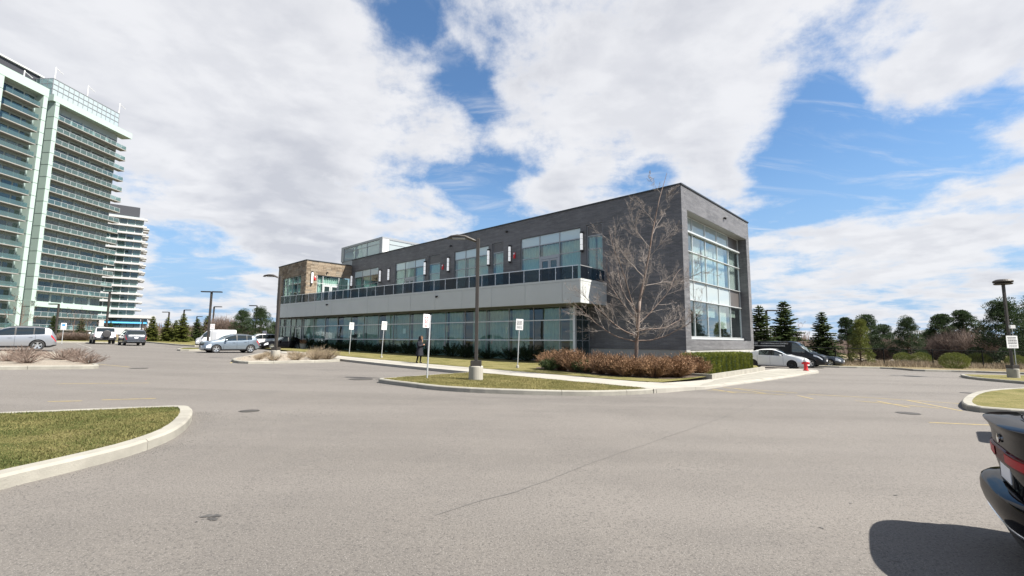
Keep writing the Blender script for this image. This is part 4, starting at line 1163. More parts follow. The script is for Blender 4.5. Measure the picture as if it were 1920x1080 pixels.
# right side, beyond the cars and the fence
RT = [('spruce_tree', SPR[0], 1428, 45, 574, 0, 'dark spruce partly hidden by the right end of the brick building', 1.25),
      ('spruce_tree', SPR[1], 1474, 48, 566, 1, 'tall full spruce standing right behind the black van', 1.3),
      ('spruce_tree', SPR[2], 1545, 50, 586, 2, 'narrower spruce between the black van and the young yellow green pine', 1.2),
      ('pine_tree', PIN[1], 1592, 64, 600, .5, 'dark pine showing behind the young yellow green pine, left one', 1.0),
      ('pine_tree', PIN[0], 1628, 66, 596, 1.2, 'dark pine showing behind the young yellow green pine, right one', 1.1),
      ('pine_tree', SP_YOUNG, 1612, 45.5, 602, .4, 'young yellow green pine standing in front of the fence', .8),
      ('pine_tree', PIN[0], 1660, 70, 613, 2.2, 'low dark pine in the middle of the row beyond the fence', 1.15),
      ('pine_tree', PIN[2], 1703, 62, 600, 3.1, 'broad dark pine with a dense crown beyond the fence', .82),
      ('pine_tree', PIN[1], 1768, 80, 594, 4.0, 'open crowned pine showing its bare trunk beyond the fence', 1.25),
      ('pine_tree', PIN[1], 1810, 84, 587, 5.2, 'open crowned pine behind the brown thicket', 1.3),
      ('pine_tree', PIN[2], 1893, 50, 570, .8, 'large dark pine at the right edge behind the lamp post', 1.0),
      ('pine_tree', PIN[2], 1960, 52, 560, 2.8, 'large dark pine cut off by the right edge', 1.0),
      ('pine_tree', PIN[0], 1745, 86, 622, 1.0, 'small dark pine low between the broad pine and the open crowned pine', 1.2)]
for kind, ms, px, Y, py, rz, lab, sx in RT:
    H = 8.0 if kind == 'spruce_tree' else 9.0
    place_tree(kind, ms, bearing(px, Y), Y, zt(px, py, Y)/H, rz, lab, 'tree', 'evergreens beyond the fence', sx=sx)
# left side rows
LT = [('spruce_tree', SPR[1], 97, 62, 592, 0, 'spruce in front of the mint tower behind the silver car', 1.0), ('spruce_tree', SPR[2], 150, 64, 598, 1, 'spruce in front of the mint tower left of the white off roader', 1.0),
      ('spruce_tree', SPY[0], 284, 66, 594, 1, 'yellow green spruce nearest the towers in the far row', 1.1), ('spruce_tree', SPY[1], 312, 68, 596, 2, 'yellow green spruce second from the towers in the far row', 1.1),
      ('spruce_tree', SPY[0], 341, 68, 589, 3, 'yellow green spruce third from the towers in the far row', 1.1), ('spruce_tree', SPY[1], 328, 76, 601, 4, 'spruce set back behind the third yellow green spruce', 1.2),
      ('spruce_tree', SPR[0], 368, 78, 598, 5, 'spruce behind the nose of the white van', 1.2), ('spruce_tree', SPY[1], 386, 80, 593, 2, 'spruce right behind the double headed lamp post', 1.0),
      ('pine_tree', PIN[2], 455, 74, 585, 1, 'round topped pine left of the building, left of the pair', .95), ('pine_tree', PIN[2], 487, 76, 581, 2, 'round topped pine left of the building, right of the pair', .95),
      ('pine_tree', PIN[0], 515, 84, 607, 4, 'small pine half hidden by the left corner of the building', 1.2), ('spruce_tree', SPR[0], 205, 70, 603, 1, 'dark narrow spruce between the white off roader and the black crossover', .7)]
for kind, ms, px, Y, py, rz, lab, sx in LT:
    H = 8.0 if kind == 'spruce_tree' else 9.0
    place_tree(kind, ms, bearing(px, Y), Y, zt(px, py, Y)/H, rz, lab, 'tree', 'evergreens on the far left', sx=sx)

# --- leafless tree in front of the brick wall
def bare_tree(h, seed, spread=1.0, lod=1.0, r0=.11, mats=('bark', 'twig_pale'), trunkfrac=.28, nlim=9, minr=.004):
    rr = random.Random(seed); T = MB(); C = MB()
    def grow(p, d, L, r, lev, up):
        n = max(3, int(L/.28)); pts = [p]; rs = [r]; v = d.normalized()
        for i in range(n):
            v = (v+rvec(rr)*.17+Vector((0, 0, up*.07))).normalized(); p = p+v*(L/n); pts.append(p); rs.append(max(minr*.8, r*(1-.62*(i+1)/n)))
        m = 0 if lev == 0 else 1
        C.tube(pts, rs, 6 if lev == 0 else (5 if lev == 1 else 3), m, cap=False)
        if lev >= 3: return
        k = int((6, 7, 4)[lev]*lod*(.7+.6*rr.random()))
        for i in range(k):
            s = rr.uniform(.25, .98); q = s*n; i0 = min(n-1, int(q)); pp = pts[i0].lerp(pts[i0+1], q-i0); dd = (pts[i0+1]-pts[i0]).normalized()
            side = dd.cross(rvec(rr)).normalized()
            grow(pp, dd*.75+side*rr.uniform(.55, 1.1)+Vector((0, 0, .12)), L*rr.uniform(.28, .55)*(1.1-.4*s), max(minr, rs[i0]*rr.uniform(.4, .62)), lev+1, up*.8)
    # main stem
    pts = [Vector((0, 0, -.1))]; v = Vector((.02, 0, 1)); n = 14; rs = [r0*1.25]
    for i in range(n):
        v = (v+rvec(rr)*.06+Vector((.012, .004, .06))).normalized(); pts.append(pts[-1]+v*(h*.86/n)); rs.append(r0*(1-.86*(i+1)/n)**1.0)
    T.tube(pts, rs, 9, 0)
    for i in range(nlim):
        s = trunkfrac+(1-trunkfrac)*(i+.3*rr.random())/nlim*.95; q = s*n; i0 = min(n-1, int(q)); p = pts[i0].lerp(pts[i0+1], q-i0)
        a = i*2.2+rr.uniform(-.5, .5); steep = .25+.95*s
        L = h*(.50-.27*s)*spread*rr.uniform(.85, 1.15)
        grow(p, Vector((cos(a), sin(a), steep)), L, rs[i0]*rr.uniform(.45, .62), 0, .6+.6*s)
    return T.mesh('trunk', mats[0], True), C.mesh('branches', [mats[0], mats[1]], True)
def specimen_tree(seed):
    """low-branching, wide and open: long limbs that leave the stem low, sweep out and turn up"""
    rr = random.Random(seed); T = MB(); C = MB()
    def tw(p, d, L, r, lev, up, kids):
        n = max(4, int(L/.22)); pts = [p]; rs = [r]; v = d.normalized()
        for i in range(n):
            v = (v+rvec(rr)*(.15 if lev < 2 else .2)+Vector((0, 0, up*.075))).normalized(); p = p+v*(L/n); pts.append(p); rs.append(max(.0030, r*(1-.74*(i+1)/n)))
        C.tube(pts, rs, (6, 5, 4, 3)[min(3, lev)], 0 if lev == 0 and r > .03 else 1, cap=False)
        if not kids: return
        for i in range(int(kids[0]*rr.uniform(.75, 1.3))):
            s = rr.uniform(.18, .97); q = s*n; i0 = min(n-1, int(q)); pp = pts[i0].lerp(pts[i0+1], q-i0); dd = (pts[i0+1]-pts[i0]).normalized()
            sd = dd.cross(rvec(rr)).normalized()
            tw(pp, dd*.9+sd*rr.uniform(.5, 1.0)+Vector((0, 0, .1)), L*rr.uniform(.24, .48)*(1.15-.45*s), max(.0034, rs[i0]*rr.uniform(.38, .58)), lev+1, up*.8, kids[1:])
    H = 10.3; n = 20; pts = [Vector((0, 0, -.15))]; rs = [.10]; v = Vector((0, 0, 1))
    for i in range(n):
        v = (v+rvec(rr)*.07+Vector((.040, .0, .10))).normalized(); pts.append(pts[-1]+v*(H/n)); rs.append(.088*(1-i/n)**1.05+.005)
    T.tube(pts[:8], rs[:8], 10, 0); C.tube(pts[7:], rs[7:], 7, 0, cap=False)
    limbs = [(.165, 175, 3.6, .10, .55), (.17, 350, 3.3, .14, .5), (.18, 250, 2.8, .12, .5), (.20, 80, 2.6, .15, .5), (.19, 200, 3.4, .25, .6), (.215, 20, 3.0, .10, .45), (.25, 15, 4.0, .40, .35), (.27, 165, 3.6, .50, .6), (.29, 185, 4.2, 1.5, .9), (.30, 140, 3.4, .9, .7),
             (.36, 285, 2.4, .7, .6), (.42, 10, 3.0, .18, .3), (.46, 200, 2.3, .75, .6), (.50, 100, 2.0, .8, .6), (.55, 350, 2.0, .8, .8), (.60, 170, 2.3, 1.2, .9), (.66, 25, 1.8, 1.2, .9), (.72, 210, 1.5, 1.3, .9), (.80, 340, 1.3, 1.3, .8), (.88, 120, 1.1, 1.5, .8)]
    for f, a, L, steep, up in limbs:
        q = f*n; i0 = min(n-1, int(q)); p = pts[i0].lerp(pts[i0+1], q-i0); a = R(a+rr.uniform(-14, 14))
        tw(p, Vector((cos(a), sin(a), steep)), L, rs[i0]*.44, 0, up, (14, 8, 4))
    return T.mesh('trunk', 'bark_pale', True), C.mesh('branches', ['bark_pale', 'twig_pale'], True)
bt = specimen_tree(23)
t = thing('leafless_tree', 'slender leafless tree with pale branches in front of the dark brick wall', 'tree', (5.78, 21.85, gz(5.78)+.16), 0.0)
put('trunk', bt[0], t); put('branches', bt[1], t)
bt2 = bare_tree(7.0, 5, 1.0, .6, .08, ('bark', 'bark'), .2, 9, .012)
BT = [(33, 46, 556, 0, 'reddish leafless tree in front of the tower above the silver car'), (135, 60, 580, 1.7, 'small leafless tree between the two spruces by the tower'), (163, 58, 590, 3.3, 'thin leafless sapling beside the white off roader'), 
      (1857, 72, 600, .7, 'tall leafless tree top showing left of the large right pine'), (1498, 74, 606, 2, 'pale leafless tree between the two tall spruces behind the van')]
for px, Y, py, rz, lab in BT:
    t = thing('leafless_tree', lab, 'tree', (bearing(px, Y), Y, gz(bearing(px, Y))), rz); k = zt(px, py, Y)/6.6; t.scale = (k, k, k)
    put('trunk', bt2[0], t); put('branches', bt2[1], t)

# --- twiggy shrubs
def twigs_mesh(r, h, n, seed, mt, thick=.006, sub=3, flat=.0, leaves=0):
    rr = random.Random(seed); b = MB()
    for i in range(n):
        a = rr.uniform(0, 2*pi); rad = r*sqrt(rr.random()); tilt = rad/r
        p0 = Vector((cos(a)*rad*.16, sin(a)*rad*.16, 0)); H = h*(1-.35*tilt*tilt)*rr.uniform(.6, 1.08)
        p2 = Vector((cos(a)*rad, sin(a)*rad, H)); mid = p0.lerp(p2, .5)+Vector((rr.gauss(0, .05)*r, rr.gauss(0, .05)*r, -.08*h*tilt))
        b.tube([p0, mid, p2], [thick*1.6, thick*1.1, thick*.5], 3, 0, cap=False)
        for _ in range(sub):
            s = rr.uniform(.35, .95); q = mid.lerp(p2, (s-.5)*2) if s > .5 else p0.lerp(mid, s*2)
            d = ((p2-p0).normalized()+rvec(rr)*.75); e = q+d.normalized()*h*rr.uniform(.14, .32)
            b.tube([q, q.lerp(e, .5)+rvec(rr)*.015, e], [thick*.8, thick*.6, thick*.35], 3, 0, cap=False)
        for _ in range(leaves):
            q = p0.lerp(p2, rr.uniform(.6, 1.02))+rvec(rr)*.06; leafquad(b, q, rvec(rr)+Vector((0, 0, .8)), .11, .016, rr)
    return b.mesh('twigs', mt)
BRN = [twigs_mesh(.80, 1.12, 230, s, 'twig_brown', .0085, 5, leaves=4) for s in (1, 2, 3)]
rs_ = random.Random(14)
SH = [(2.1, 25.6), (3.25, 24.0), (4.3, 22.6), (5.2, 21.35), (4.5, 24.6), (6.35, 20.95), (6.2, 22.9), (7.2, 22.1), (7.5, 21.4), (8.35, 22.9), (3.3, 26.4), (8.9, 24.6), (5.6, 25.6), (7.6, 25.6), (9.2, 23.4), (6.9, 24.0), (2.7, 24.9), (3.8, 23.3), (4.8, 22.0), (5.75, 21.2), (6.9, 21.3), (7.95, 22.2), (8.7, 23.5), (5.3, 23.2)]
for i, (x, y) in enumerate(SH):
    t = thing('brown_shrub', 'bare brown twiggy shrub in the mulch bed under the pale leafless tree', 'shrub', (x, y, gz(x)+.15), rs_.uniform(0, 6), 'brown twiggy shrubs in the mulch bed')
    k = rs_.uniform(.62, 1.0); t.scale = (k*1.15, k*1.1, k); put('twigs', BRN[i % 3], t)
TAN = [twigs_mesh(.75, .62, 130, s, 'twig_tan', .006, 3) for s in (5, 6)]
for i, (x, y, k) in enumerate([(-13.9, 27.6, .7), (-13.2, 28.9, .8), (-12.6, 30.2, 1.0), (-12.2, 31.2, 1.2), (-13.3, 32.2, 1.1), (-14.6, 32.8, .7), (-15.6, 34.3, .6), (-16.4, 31.2, .5), (-15.0, 28.0, .5), (-15.8, 29.6, .5), (-17.3, 33.6, .6), (-12.9, 31.9, 1.45), (-16.8, 36.0, .6)]):
    t = thing('dry_shrub', 'dry tan stalks of a cut back shrub in the gravel bed left of the building', 'shrub', (x, y, gz(x)+.14), i*1.3, 'dry stalks in the gravel bed by the entrance')
    t.scale = (k, k, k); put('twigs', TAN[i % 2], t)
GRY = [twigs_mesh(.8, .5, 90, s, 'twig_grey', .006, 3) for s in (7, 8)]
for i, (x, y, k) in enumerate([(-18.6, 20.8, .9), (-19.8, 21.6, 1.0), (-20.4, 19.9, 1.0), (-21.6, 22.6, 1.1), (-22.0, 20.6, .9), (-23.8, 23.2, 1.0), (-23.4, 25.4, 1.0), (-26.0, 25.0, 1.1), (-25.4, 27.2, .8), (-21.2, 18.6, .9), (-24.6, 19.8, 1.0)]):
    t = thing('dry_shrub', 'low grey leafless shrub in the gravel bed beside the silver car', 'shrub', (x, y, gz(x)+.14), i*1.7, 'grey leafless shrubs in the left gravel bed')
    t.scale = (k, k, k); put('twigs', GRY[i % 2], t)
# --- clipped hedge by the side window
def hedge():
    rr = random.Random(31); ang = atan2(32.3-23.3, 16.5-9.55); L = hypot(32.3-23.3, 16.5-9.55)
    t = thing('hedge', 'clipped yellow green hedge along the sunlit side of the building', 'hedge', (9.55, 23.3, gz(10)+.12), ang)
    hz = lambda u: -.0133*cos(ang)*u
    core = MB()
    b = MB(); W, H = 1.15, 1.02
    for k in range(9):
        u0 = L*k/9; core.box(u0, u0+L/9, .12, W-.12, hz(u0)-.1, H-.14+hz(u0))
    for i in range(30000):
        u = rr.uniform(-.05, L+.05); f = rr.random()
        bump = .07*sin(u*2*pi/1.05)+.05*mnoise.noise((u*2.2, f*3, 4.0))
        if f < .48: p = Vector((u, -bump*.9-.02+abs(rr.gauss(0, .035)), rr.uniform(.0, H))); d = Vector((rr.uniform(-.4, .4), -1, .9))
        elif f < .78: p = Vector((u, rr.uniform(0, W), H+bump-abs(rr.gauss(0, .04)))); d = Vector((rr.uniform(-.5, .5), rr.uniform(-.5, .5), 1))
        elif f < .88: p = Vector((rr.choice((-.02, L+.02)), rr.uniform(0, W), rr.uniform(0, H))); d = Vector((-1 if p.x < 1 else 1, rr.uniform(-.5, .5), .8))
        else: p = Vector((u, W+bump, rr.uniform(0, H))); d = Vector((rr.uniform(-.4, .4), 1, .9))
        # vertical furrows between the plants
        fr = abs(((u/1.05) % 1)-.5)
        if fr > .42 and rr.random() < .55: continue
        p.z += hz(u); leafquad(b, p, d+rvec(rr)*.5, rr.uniform(.06, .13), .014, rr)
    core.build('inner_branches', 'yew_dark', t); b.build('foliage', 'yew', t)
hedge()
# --- dark spreading evergreens under the glazing
def yew_mesh(seed, r=1.0, h=1.0, n=2600, mt='yew_dark'):
    rr = random.Random(seed); b = MB()
    stems = []
    for i in range(46):
        a = rr.uniform(0, 2*pi); q = rr.random()**.5; e = Vector((cos(a)*r*q, sin(a)*r*q, h*(1.1-.5*q*q)*rr.uniform(.6, 1.1))); stems.append(e); b.tube([(0, 0, 0), e*.5+Vector((0, 0, -.05)), e], [.015, .01, .004], 3, 0, cap=False)
    for i in range(n):
        e = rr.choice(stems); p = e*rr.uniform(.45, 1.0)+rvec(rr)*.07; leafquad(b, p, e.normalized()+rvec(rr)*.7, rr.uniform(.08, .17), .014, rr)
    return b.mesh('foliage', mt)
YEW = [yew_mesh(s) for s in (1, 2, 3)]
for i in range(17):
    c = 3.0+2.05*i; s, d = CA(c, -1.05+.25*sin(i*2.1)); x, y, _ = AW(s, d, 0)
    nth = ('nearest', 'second', 'third', 'fourth', 'fifth', 'sixth', 'seventh', 'eighth', 'ninth', 'tenth', 'eleventh', 'twelfth', 'thirteenth', 'fourteenth', 'fifteenth', 'sixteenth', 'last')[i]
    t = thing('dark_shrub', 'low dark evergreen shrub under the ground floor glazing, %s counted from the brown shrubs' % nth, 'shrub', (x, y, gz(x)+.14), i*1.1, 'dark evergreens under the glazing')
    k = .98+.22*sin(i*1.7); t.scale = (1.15, 1.15, k); put('foliage', YEW[i % 3], t)
YG = yew_mesh(8, .6, .55, 1500, 'spruce')
for (x, y, lab) in ((2.0, 24.6, 'small green shrub at the left end of the brown twiggy shrubs'), (3.55, 23.35, 'small green shrub tucked between the brown twiggy shrubs')):
    t = thing('green_shrub', lab, 'shrub', (x, y, gz(x)+.15), 0); put('foliage', YG, t)
# --- shrubs by the fence
def round_bush(seed, r, h, n, mt):
    rr = random.Random(seed); b = MB()
    for i in range(24):
        v = rvec(rr); v.z = abs(v.z); e = Vector((v.x*r*.85, v.y*r*.85, h*.15+v.z*h*.8)); b.tube([(0, 0, 0), e*.55, e], [.03, .02, .006], 4, 0, cap=False)
    for i in range(n):
        v = rvec(rr); k = 1+.16*mnoise.noise((v.x*2.2+seed, v.y*2.2, v.z*2.2)); q = k*(1-.28*rr.random()**2)
        p = Vector((v.x*r*q, v.y*r*q, h*.48+v.z*h*.5*q)); leafquad(b, p, v*.8+rvec(rr)*.6+Vector((0, 0, .5)), rr.uniform(.06, .16), .016, rr)
    return b.mesh('foliage', mt)
BIGB = round_bush(9, 1.35, 1.5, 8000, 'spruce_yellow')
for px, Y, k, lab in ((1788, 40, 1.0, 'rounded green bush in front of the fence'), (1727, 52, .95, 'small yellow green bush behind the fence, left one'), (1835, 50, 1.0, 'small green bush behind the fence beside the lamp post'), (1692, 54, .9, 'faint green bush behind the fence near the young pine'), (1905, 47, .9, 'small green bush behind the right lamp post')):
    x = bearing(px, Y); t = thing('bush', lab, 'bush', (x, Y, gz(x)+.08), px); t.scale = (k*.72, k*.72, k*.9); put('foliage', BIGB, t)
# --- leafless thickets and the far wood
TH = twigs_mesh(2.6, 3.6, 900, 21, 'twig_grey', .016, 4)
for px, Y, py, lab in ((1800, 66, 622, 'brown leafless thicket in front of the open crowned pines'), (1835, 62, 626, 'brown leafless thicket beside the large right pine'), (1765, 72, 634, 'low brown leafless thicket beyond the fence'), (1655, 66, 640, 'pinkish leafless bush below the dark pines'),
                       (413, 82, 598, 'brown leafless thicket behind the white van'), (430, 84, 604, 'brown leafless thicket left of the round topped pines'), (125, 57, 626, 'low reddish hedge in front of the tower'), (148, 58, 627, 'low reddish hedge left of the white off roader')):
    x = bearing(px, Y); t = thing('thicket', lab, 'thicket', (x, Y, gz(x)), px); k = max(.3, zt(px, py, Y)/3.4); t.scale = (max(k, .55), max(k, .55), k); put('twigs', TH, t)
rf = random.Random(77); b = MB()
for i in range(5200):
    side = rf.random() < .62
    if side: x = rf.uniform(40, 190); y = rf.uniform(120, 150)
    else: x = rf.uniform(-88, -48); y = rf.uniform(112, 135)
    h = rf.uniform(2.2, 5.2)*(1 if side else .62)*(1+.4*mnoise.noise((x*.05, 0, 3)))
    z = gz(x)
    for _ in range(3):
        dx = rf.uniform(-1.6, 1.6); b.tube([(x, y, z), (x+dx*.5, y, z+h*.6), (x+dx, y, z+h*rf.uniform(.8, 1.1))], [.16, .11, .04], 3, 0, cap=False)
stuff(b.build('distant_wood', 'twig_grey'), 'hazy leafless wood along the horizon', 'wood')
# tall dry grass beyond the fence
b = MB(); rg = random.Random(6)
for i in range(26000):
    x = rg.uniform(22, 62); y = rg.uniform(40.5, 54)
    if y < 41 and x < 30: continue
    h = rg.uniform(.18, .6)*(1+.5*mnoise.noise((x*.4, y*.4, 1))); a = rg.uniform(0, 6.3); z = gz(x)+.06
    b.tri((x-.02*cos(a), y-.02*sin(a), z), (x+.02*cos(a), y+.02*sin(a), z), (x+rg.gauss(0, .12), y+rg.gauss(0, .12), z+h))
stuff(b.build('dry_grass', 'twig_tan'), 'tall dry grass along the fence', 'grass')
# ================================================================== VEHICLES
def curve(pts):
    """monotone-ish cubic through (x, z) points"""
    xs = [p[0] for p in pts]; zs = [p[1] for p in pts]; n = len(xs)
    m = []
    for i in range(n):
        if i == 0 or i == n-1: 
            j = 0 if i == 0 else n-2; m.append((zs[j+1]-zs[j])/(xs[j+1]-xs[j]))
        else:
            a = (zs[i]-zs[i-1])/(xs[i]-xs[i-1]); b = (zs[i+1]-zs[i])/(xs[i+1]-xs[i])
            m.append(0 if a*b <= 0 else 2*a*b/(a+b))
    def f(x):
        if x <= xs[0]: return zs[0]
        if x >= xs[-1]: return zs[-1]
        i = max(k for k in range(n-1) if xs[k] <= x); h = xs[i+1]-xs[i]; t = (x-xs[i])/h
        return (2*t**3-3*t*t+1)*zs[i]+(t**3-2*t*t+t)*h*m[i]+(-2*t**3+3*t*t)*zs[i+1]+(t**3-t*t)*h*m[i+1]
    return f
WHEELS = {}
def wheel_meshes(r, w, style):
    k = (r, w, style)
    if k in WHEELS: return WHEELS[k]
    t = MB(); ri = r*.66
    t.lathe([(ri, -w*.40), (r*.80, -w*.5), (r*.95, -w*.46), (r, -w*.32), (r, w*.32), (r*.95, w*.46), (r*.80, w*.5), (ri, w*.40)], 28, axis='Y', closed=True)
    m = MB()
    m.lathe([(ri, -w*.38), (ri, w*.36), (ri*.93, w*.40), (ri*.88, w*.30), (ri*.84, w*.05), (.02, w*.03)], 28, axis='Y')
    n = 5
    sp = MB()
    for i in range(n):
        a = 2*pi*i/n+.3
        for da, wd in (((-.16, .05), (.16, .05)) if style == 'twin' else ((0, .085),)):
            c, s = cos(a+da), sin(a+da); u = Vector((c, 0, s)); v = Vector((-s, 0, c))
            p = [u*r*.08+v*wd*r*1.3, u*r*.08-v*wd*r*1.3, u*ri*.97-v*wd*r*1.9*(1 if style != 'twin' else .9), u*ri*.97+v*wd*r*1.9*(1 if style != 'twin' else .9)]
            y0, y1 = w*.22, w*.34
            q0 = [Vector((e.x, y0, e.z)) for e in p]; q1 = [Vector((e.x, y1+(.0 if j < 2 else .02), e.z)) for j, e in enumerate(p)]
            sp.quad(*q1); 
            for j in range(4): sp.quad(q0[j], q0[(j+1) % 4], q1[(j+1) % 4], q1[j])
    sp.lathe([(r*.16, w*.2), (r*.16, w*.36), (r*.05, w*.38)], 14, axis='Y')
    sp.lathe([(ri*.985, w*.38), (ri*.985, w*.43), (ri*.90, w*.42), (ri*.90, w*.36)], 28, axis='Y', closed=True)
    WHEELS[k] = (t.mesh('tyre', 'tyre', True), m.mesh('rim_well', 'rim_dark', True), sp.mesh('rim', 'rim'))
    return WHEELS[k]

def car_parts(S):
    """loft a body shell from its profiles, cut the wheel arches, split it by region; returns {part: mesh}"""
    L, W = S['L'], S['W']; top = curve(S['top']); belt = curve(S['belt']); bot = curve(S['bot']); plan = curve(S['plan'])
    tum = S.get('tumble', .30)
    cuts = set()
    for a, c in S['wins']: cuts |= {a, c}
    for k in ('ws', 'rw'): 
        if S.get(k): cuts |= set(S[k])
    for k in ('head', 'tail'): 
        if S.get(k): cuts |= {S[k][0], S[k][1]}
    for a in S['doors']: cuts |= set(a)
    xs = sorted(set([0, .03, .07, .12, .18, .26, .36, L-.36, L-.26, L-.18, L-.12, L-.07, L-.03, L] + [i*.12 for i in range(int(L/.12)+1)]) | cuts)
    ys = [xs[0]]
    for x in xs[1:]:
        if x-ys[-1] > .018 or x in cuts: 
            if x-ys[-1] <= .018 and ys[-1] not in cuts: ys[-1] = x
            else: ys.append(x)
    xs = ys
    def section(x):
        hw = W*.5*plan(x); zt_ = top(x); zb_ = bot(x); zs_ = min(belt(x), zt_-.05); g = zt_-zs_
        H = zs_-zb_; yr = max(hw*.55, hw*.965-tum*g); yb_ = hw*.965
        P = [(0, zb_), (hw*.72, zb_), (hw*.93, zb_+.035), (hw*.985, zb_+.13*min(1, H/.6)), (hw, zb_+.42*H), (hw*.998, zb_+.64*H), (hw*.985, zb_+.84*H), (yb_, zs_)]
        lo, hi = .05, .86
        P.append((yb_+(yr-yb_)*lo*1.1, zs_+g*lo)); 
        for f in (.32, .6, hi): P.append((yb_+(yr-yb_)*(f-.04*sin(pi*f)), zs_+g*f))
        P.append((yr*.955, zs_+g*.955)); P.append((yr*.80, zs_+g*.988)); P.append((yr*.4, zt_-.004)); P.append((0, zt_))
        return P
    J = 16
    v = []; ring = 2*(J-1)
    for x in xs:
        P = section(x)
        v += [(x, y, z) for y, z in P] + [(x, -y, z) for y, z in reversed(P[1:-1])]
    faces, reg = [], []
    names = ['body', 'liner', 'windscreen', 'rear_window', 'headlight', 'tail_light', 'cladding'] + ['side_window']*0
    def region(xm, j):
        jj = j if j < J-1 else ring-1-j          # section band 0..14, mirrored
        left = j < J-1
        if 8 <= jj <= 10:
            for q, (a, c) in enumerate(S['wins']):
                if a < xm < c: return ('side_window', q, left)
            if S['wins'][0][0] < xm < S['wins'][-1][1]: return ('pillar', 0, left)
        if jj >= 12 and S.get('ws') and S['ws'][0] < xm < S['ws'][1]: return ('windscreen', 0, 0)
        if jj >= 12 and S.get('rw') and S['rw'][0] < xm < S['rw'][1]: return ('rear_window', 0, 0)
        hd = S.get('head'); tl = S.get('tail')
        if hd and hd[0] < xm < hd[1] and hd[2] <= jj <= hd[3]: return ('headlight', 0, left)
        if tl and tl[0] < xm < tl[1] and tl[2] <= jj <= tl[3]: return ('tail_light', 0, left)
        if S.get('clad') and jj <= 2: return ('cladding', 0, 0)
        for q, (a, c) in enumerate(S['doors']):
            if a < xm < c and 3 <= jj <= 7: return ('door', q, left)
        if S.get('two') and xm < S['two']: return ('front_panel', 0, 0)
        return ('body', 0, 0)
    ids = {('body', 0, 0): 0, ('liner', 0, 0): 1}; fm = []
    for i in range(len(xs)-1):
        for j in range(ring):
            j2 = (j+1) % ring
            faces.append((i*ring+j, i*ring+j2, (i+1)*ring+j2, (i+1)*ring+j)); k = region((xs[i]+xs[i+1])/2, j)
            fm.append(ids.setdefault(k, len(ids)))
    faces.append(tuple(reversed(range(ring)))); fm.append(0)
    faces.append(tuple((len(xs)-1)*ring+j for j in range(ring))); fm.append(0)
    me = bpy.data.meshes.new('shell'); me.from_pydata(v, [], faces)
    for _ in range(len(ids)): me.materials.append(MAT['liner'])
    me.polygons.foreach_set('material_index', fm)
    bm = bmesh.new(); bm.from_mesh(me); bmesh.ops.recalc_face_normals(bm, faces=bm.faces); bm.to_mesh(me); bm.free()
    o = bpy.data.objects.new('tmp_shell', me); COL.objects.link(o)
    r = S['r']; cut = []
    for x in (S['fo'], S['fo']+S['wb']):
        for sd in (-1, 1):
            c = MB(); y0 = sd*W*.5*.60; y1 = sd*W*.62
            c.lathe([(r+S.get('arch', .05), min(y0, y1)), (r+S.get('arch', .05), max(y0, y1))], 28, axis='Y', c=(x, 0, r))
            cm = bpy.data.meshes.new('cut'); cm.from_pydata(c.v, [], c.f)
            for _ in range(len(ids)): cm.materials.append(MAT['liner'])
            cm.polygons.foreach_set('material_index', [1]*len(cm.polygons))
            b2 = bmesh.new(); b2.from_mesh(cm); bmesh.ops.recalc_face_normals(b2, faces=b2.faces); b2.to_mesh(cm); b2.free()
            co = bpy.data.objects.new('tmp_cut', cm); COL.objects.link(co); cut.append(co)
            md = o.modifiers.new('b', 'BOOLEAN'); md.operation = 'DIFFERENCE'; md.object = co; md.solver = 'EXACT'
    dg = bpy.context.evaluated_depsgraph_get(); dg.update()
    res = bpy.data.meshes.new_from_object(o.evaluated_get(dg))
    for q in cut+[o]: bpy.data.objects.remove(q)
    out = {}
    V = [tuple(q.co) for q in res.vertices]
    inv = {i: k for k, i in ids.items()}
    for pid, key in inv.items():
        fs = [tuple(p.vertices) for p in res.polygons if p.material_index == pid]
        if not fs: continue
        used = sorted({i for f in fs for i in f}); mp = {i: q for q, i in enumerate(used)}
        m2 = bpy.data.meshes.new(key[0]); m2.from_pydata([V[i] for i in used], [], [tuple(mp[i] for i in f) for f in fs]); m2.update()
        m2.polygons.foreach_set('use_smooth', [True]*len(m2.polygons))
        try: m2.set_sharp_from_angle(angle=R(38))
        except Exception: pass
        out[key] = m2
    # door seams follow the skin
    sm = MB()
    for sd in (1, -1):
        for x in sorted({q for a in S['doors'] for q in a}):
            P = section(x); pts = [(y*1.0+.003, z) for y, z in P[3:8]]
            for (y0, z0), (y1, z1) in zip(pts, pts[1:]): sm.quad((x-.006, sd*y0, z0), (x+.006, sd*y0, z0), (x+.006, sd*y1, z1), (x-.006, sd*y1, z1))
    out[('door_seam', 0, 0)] = sm.mesh('door_seam', 'liner')
    out['section'] = section
    return out

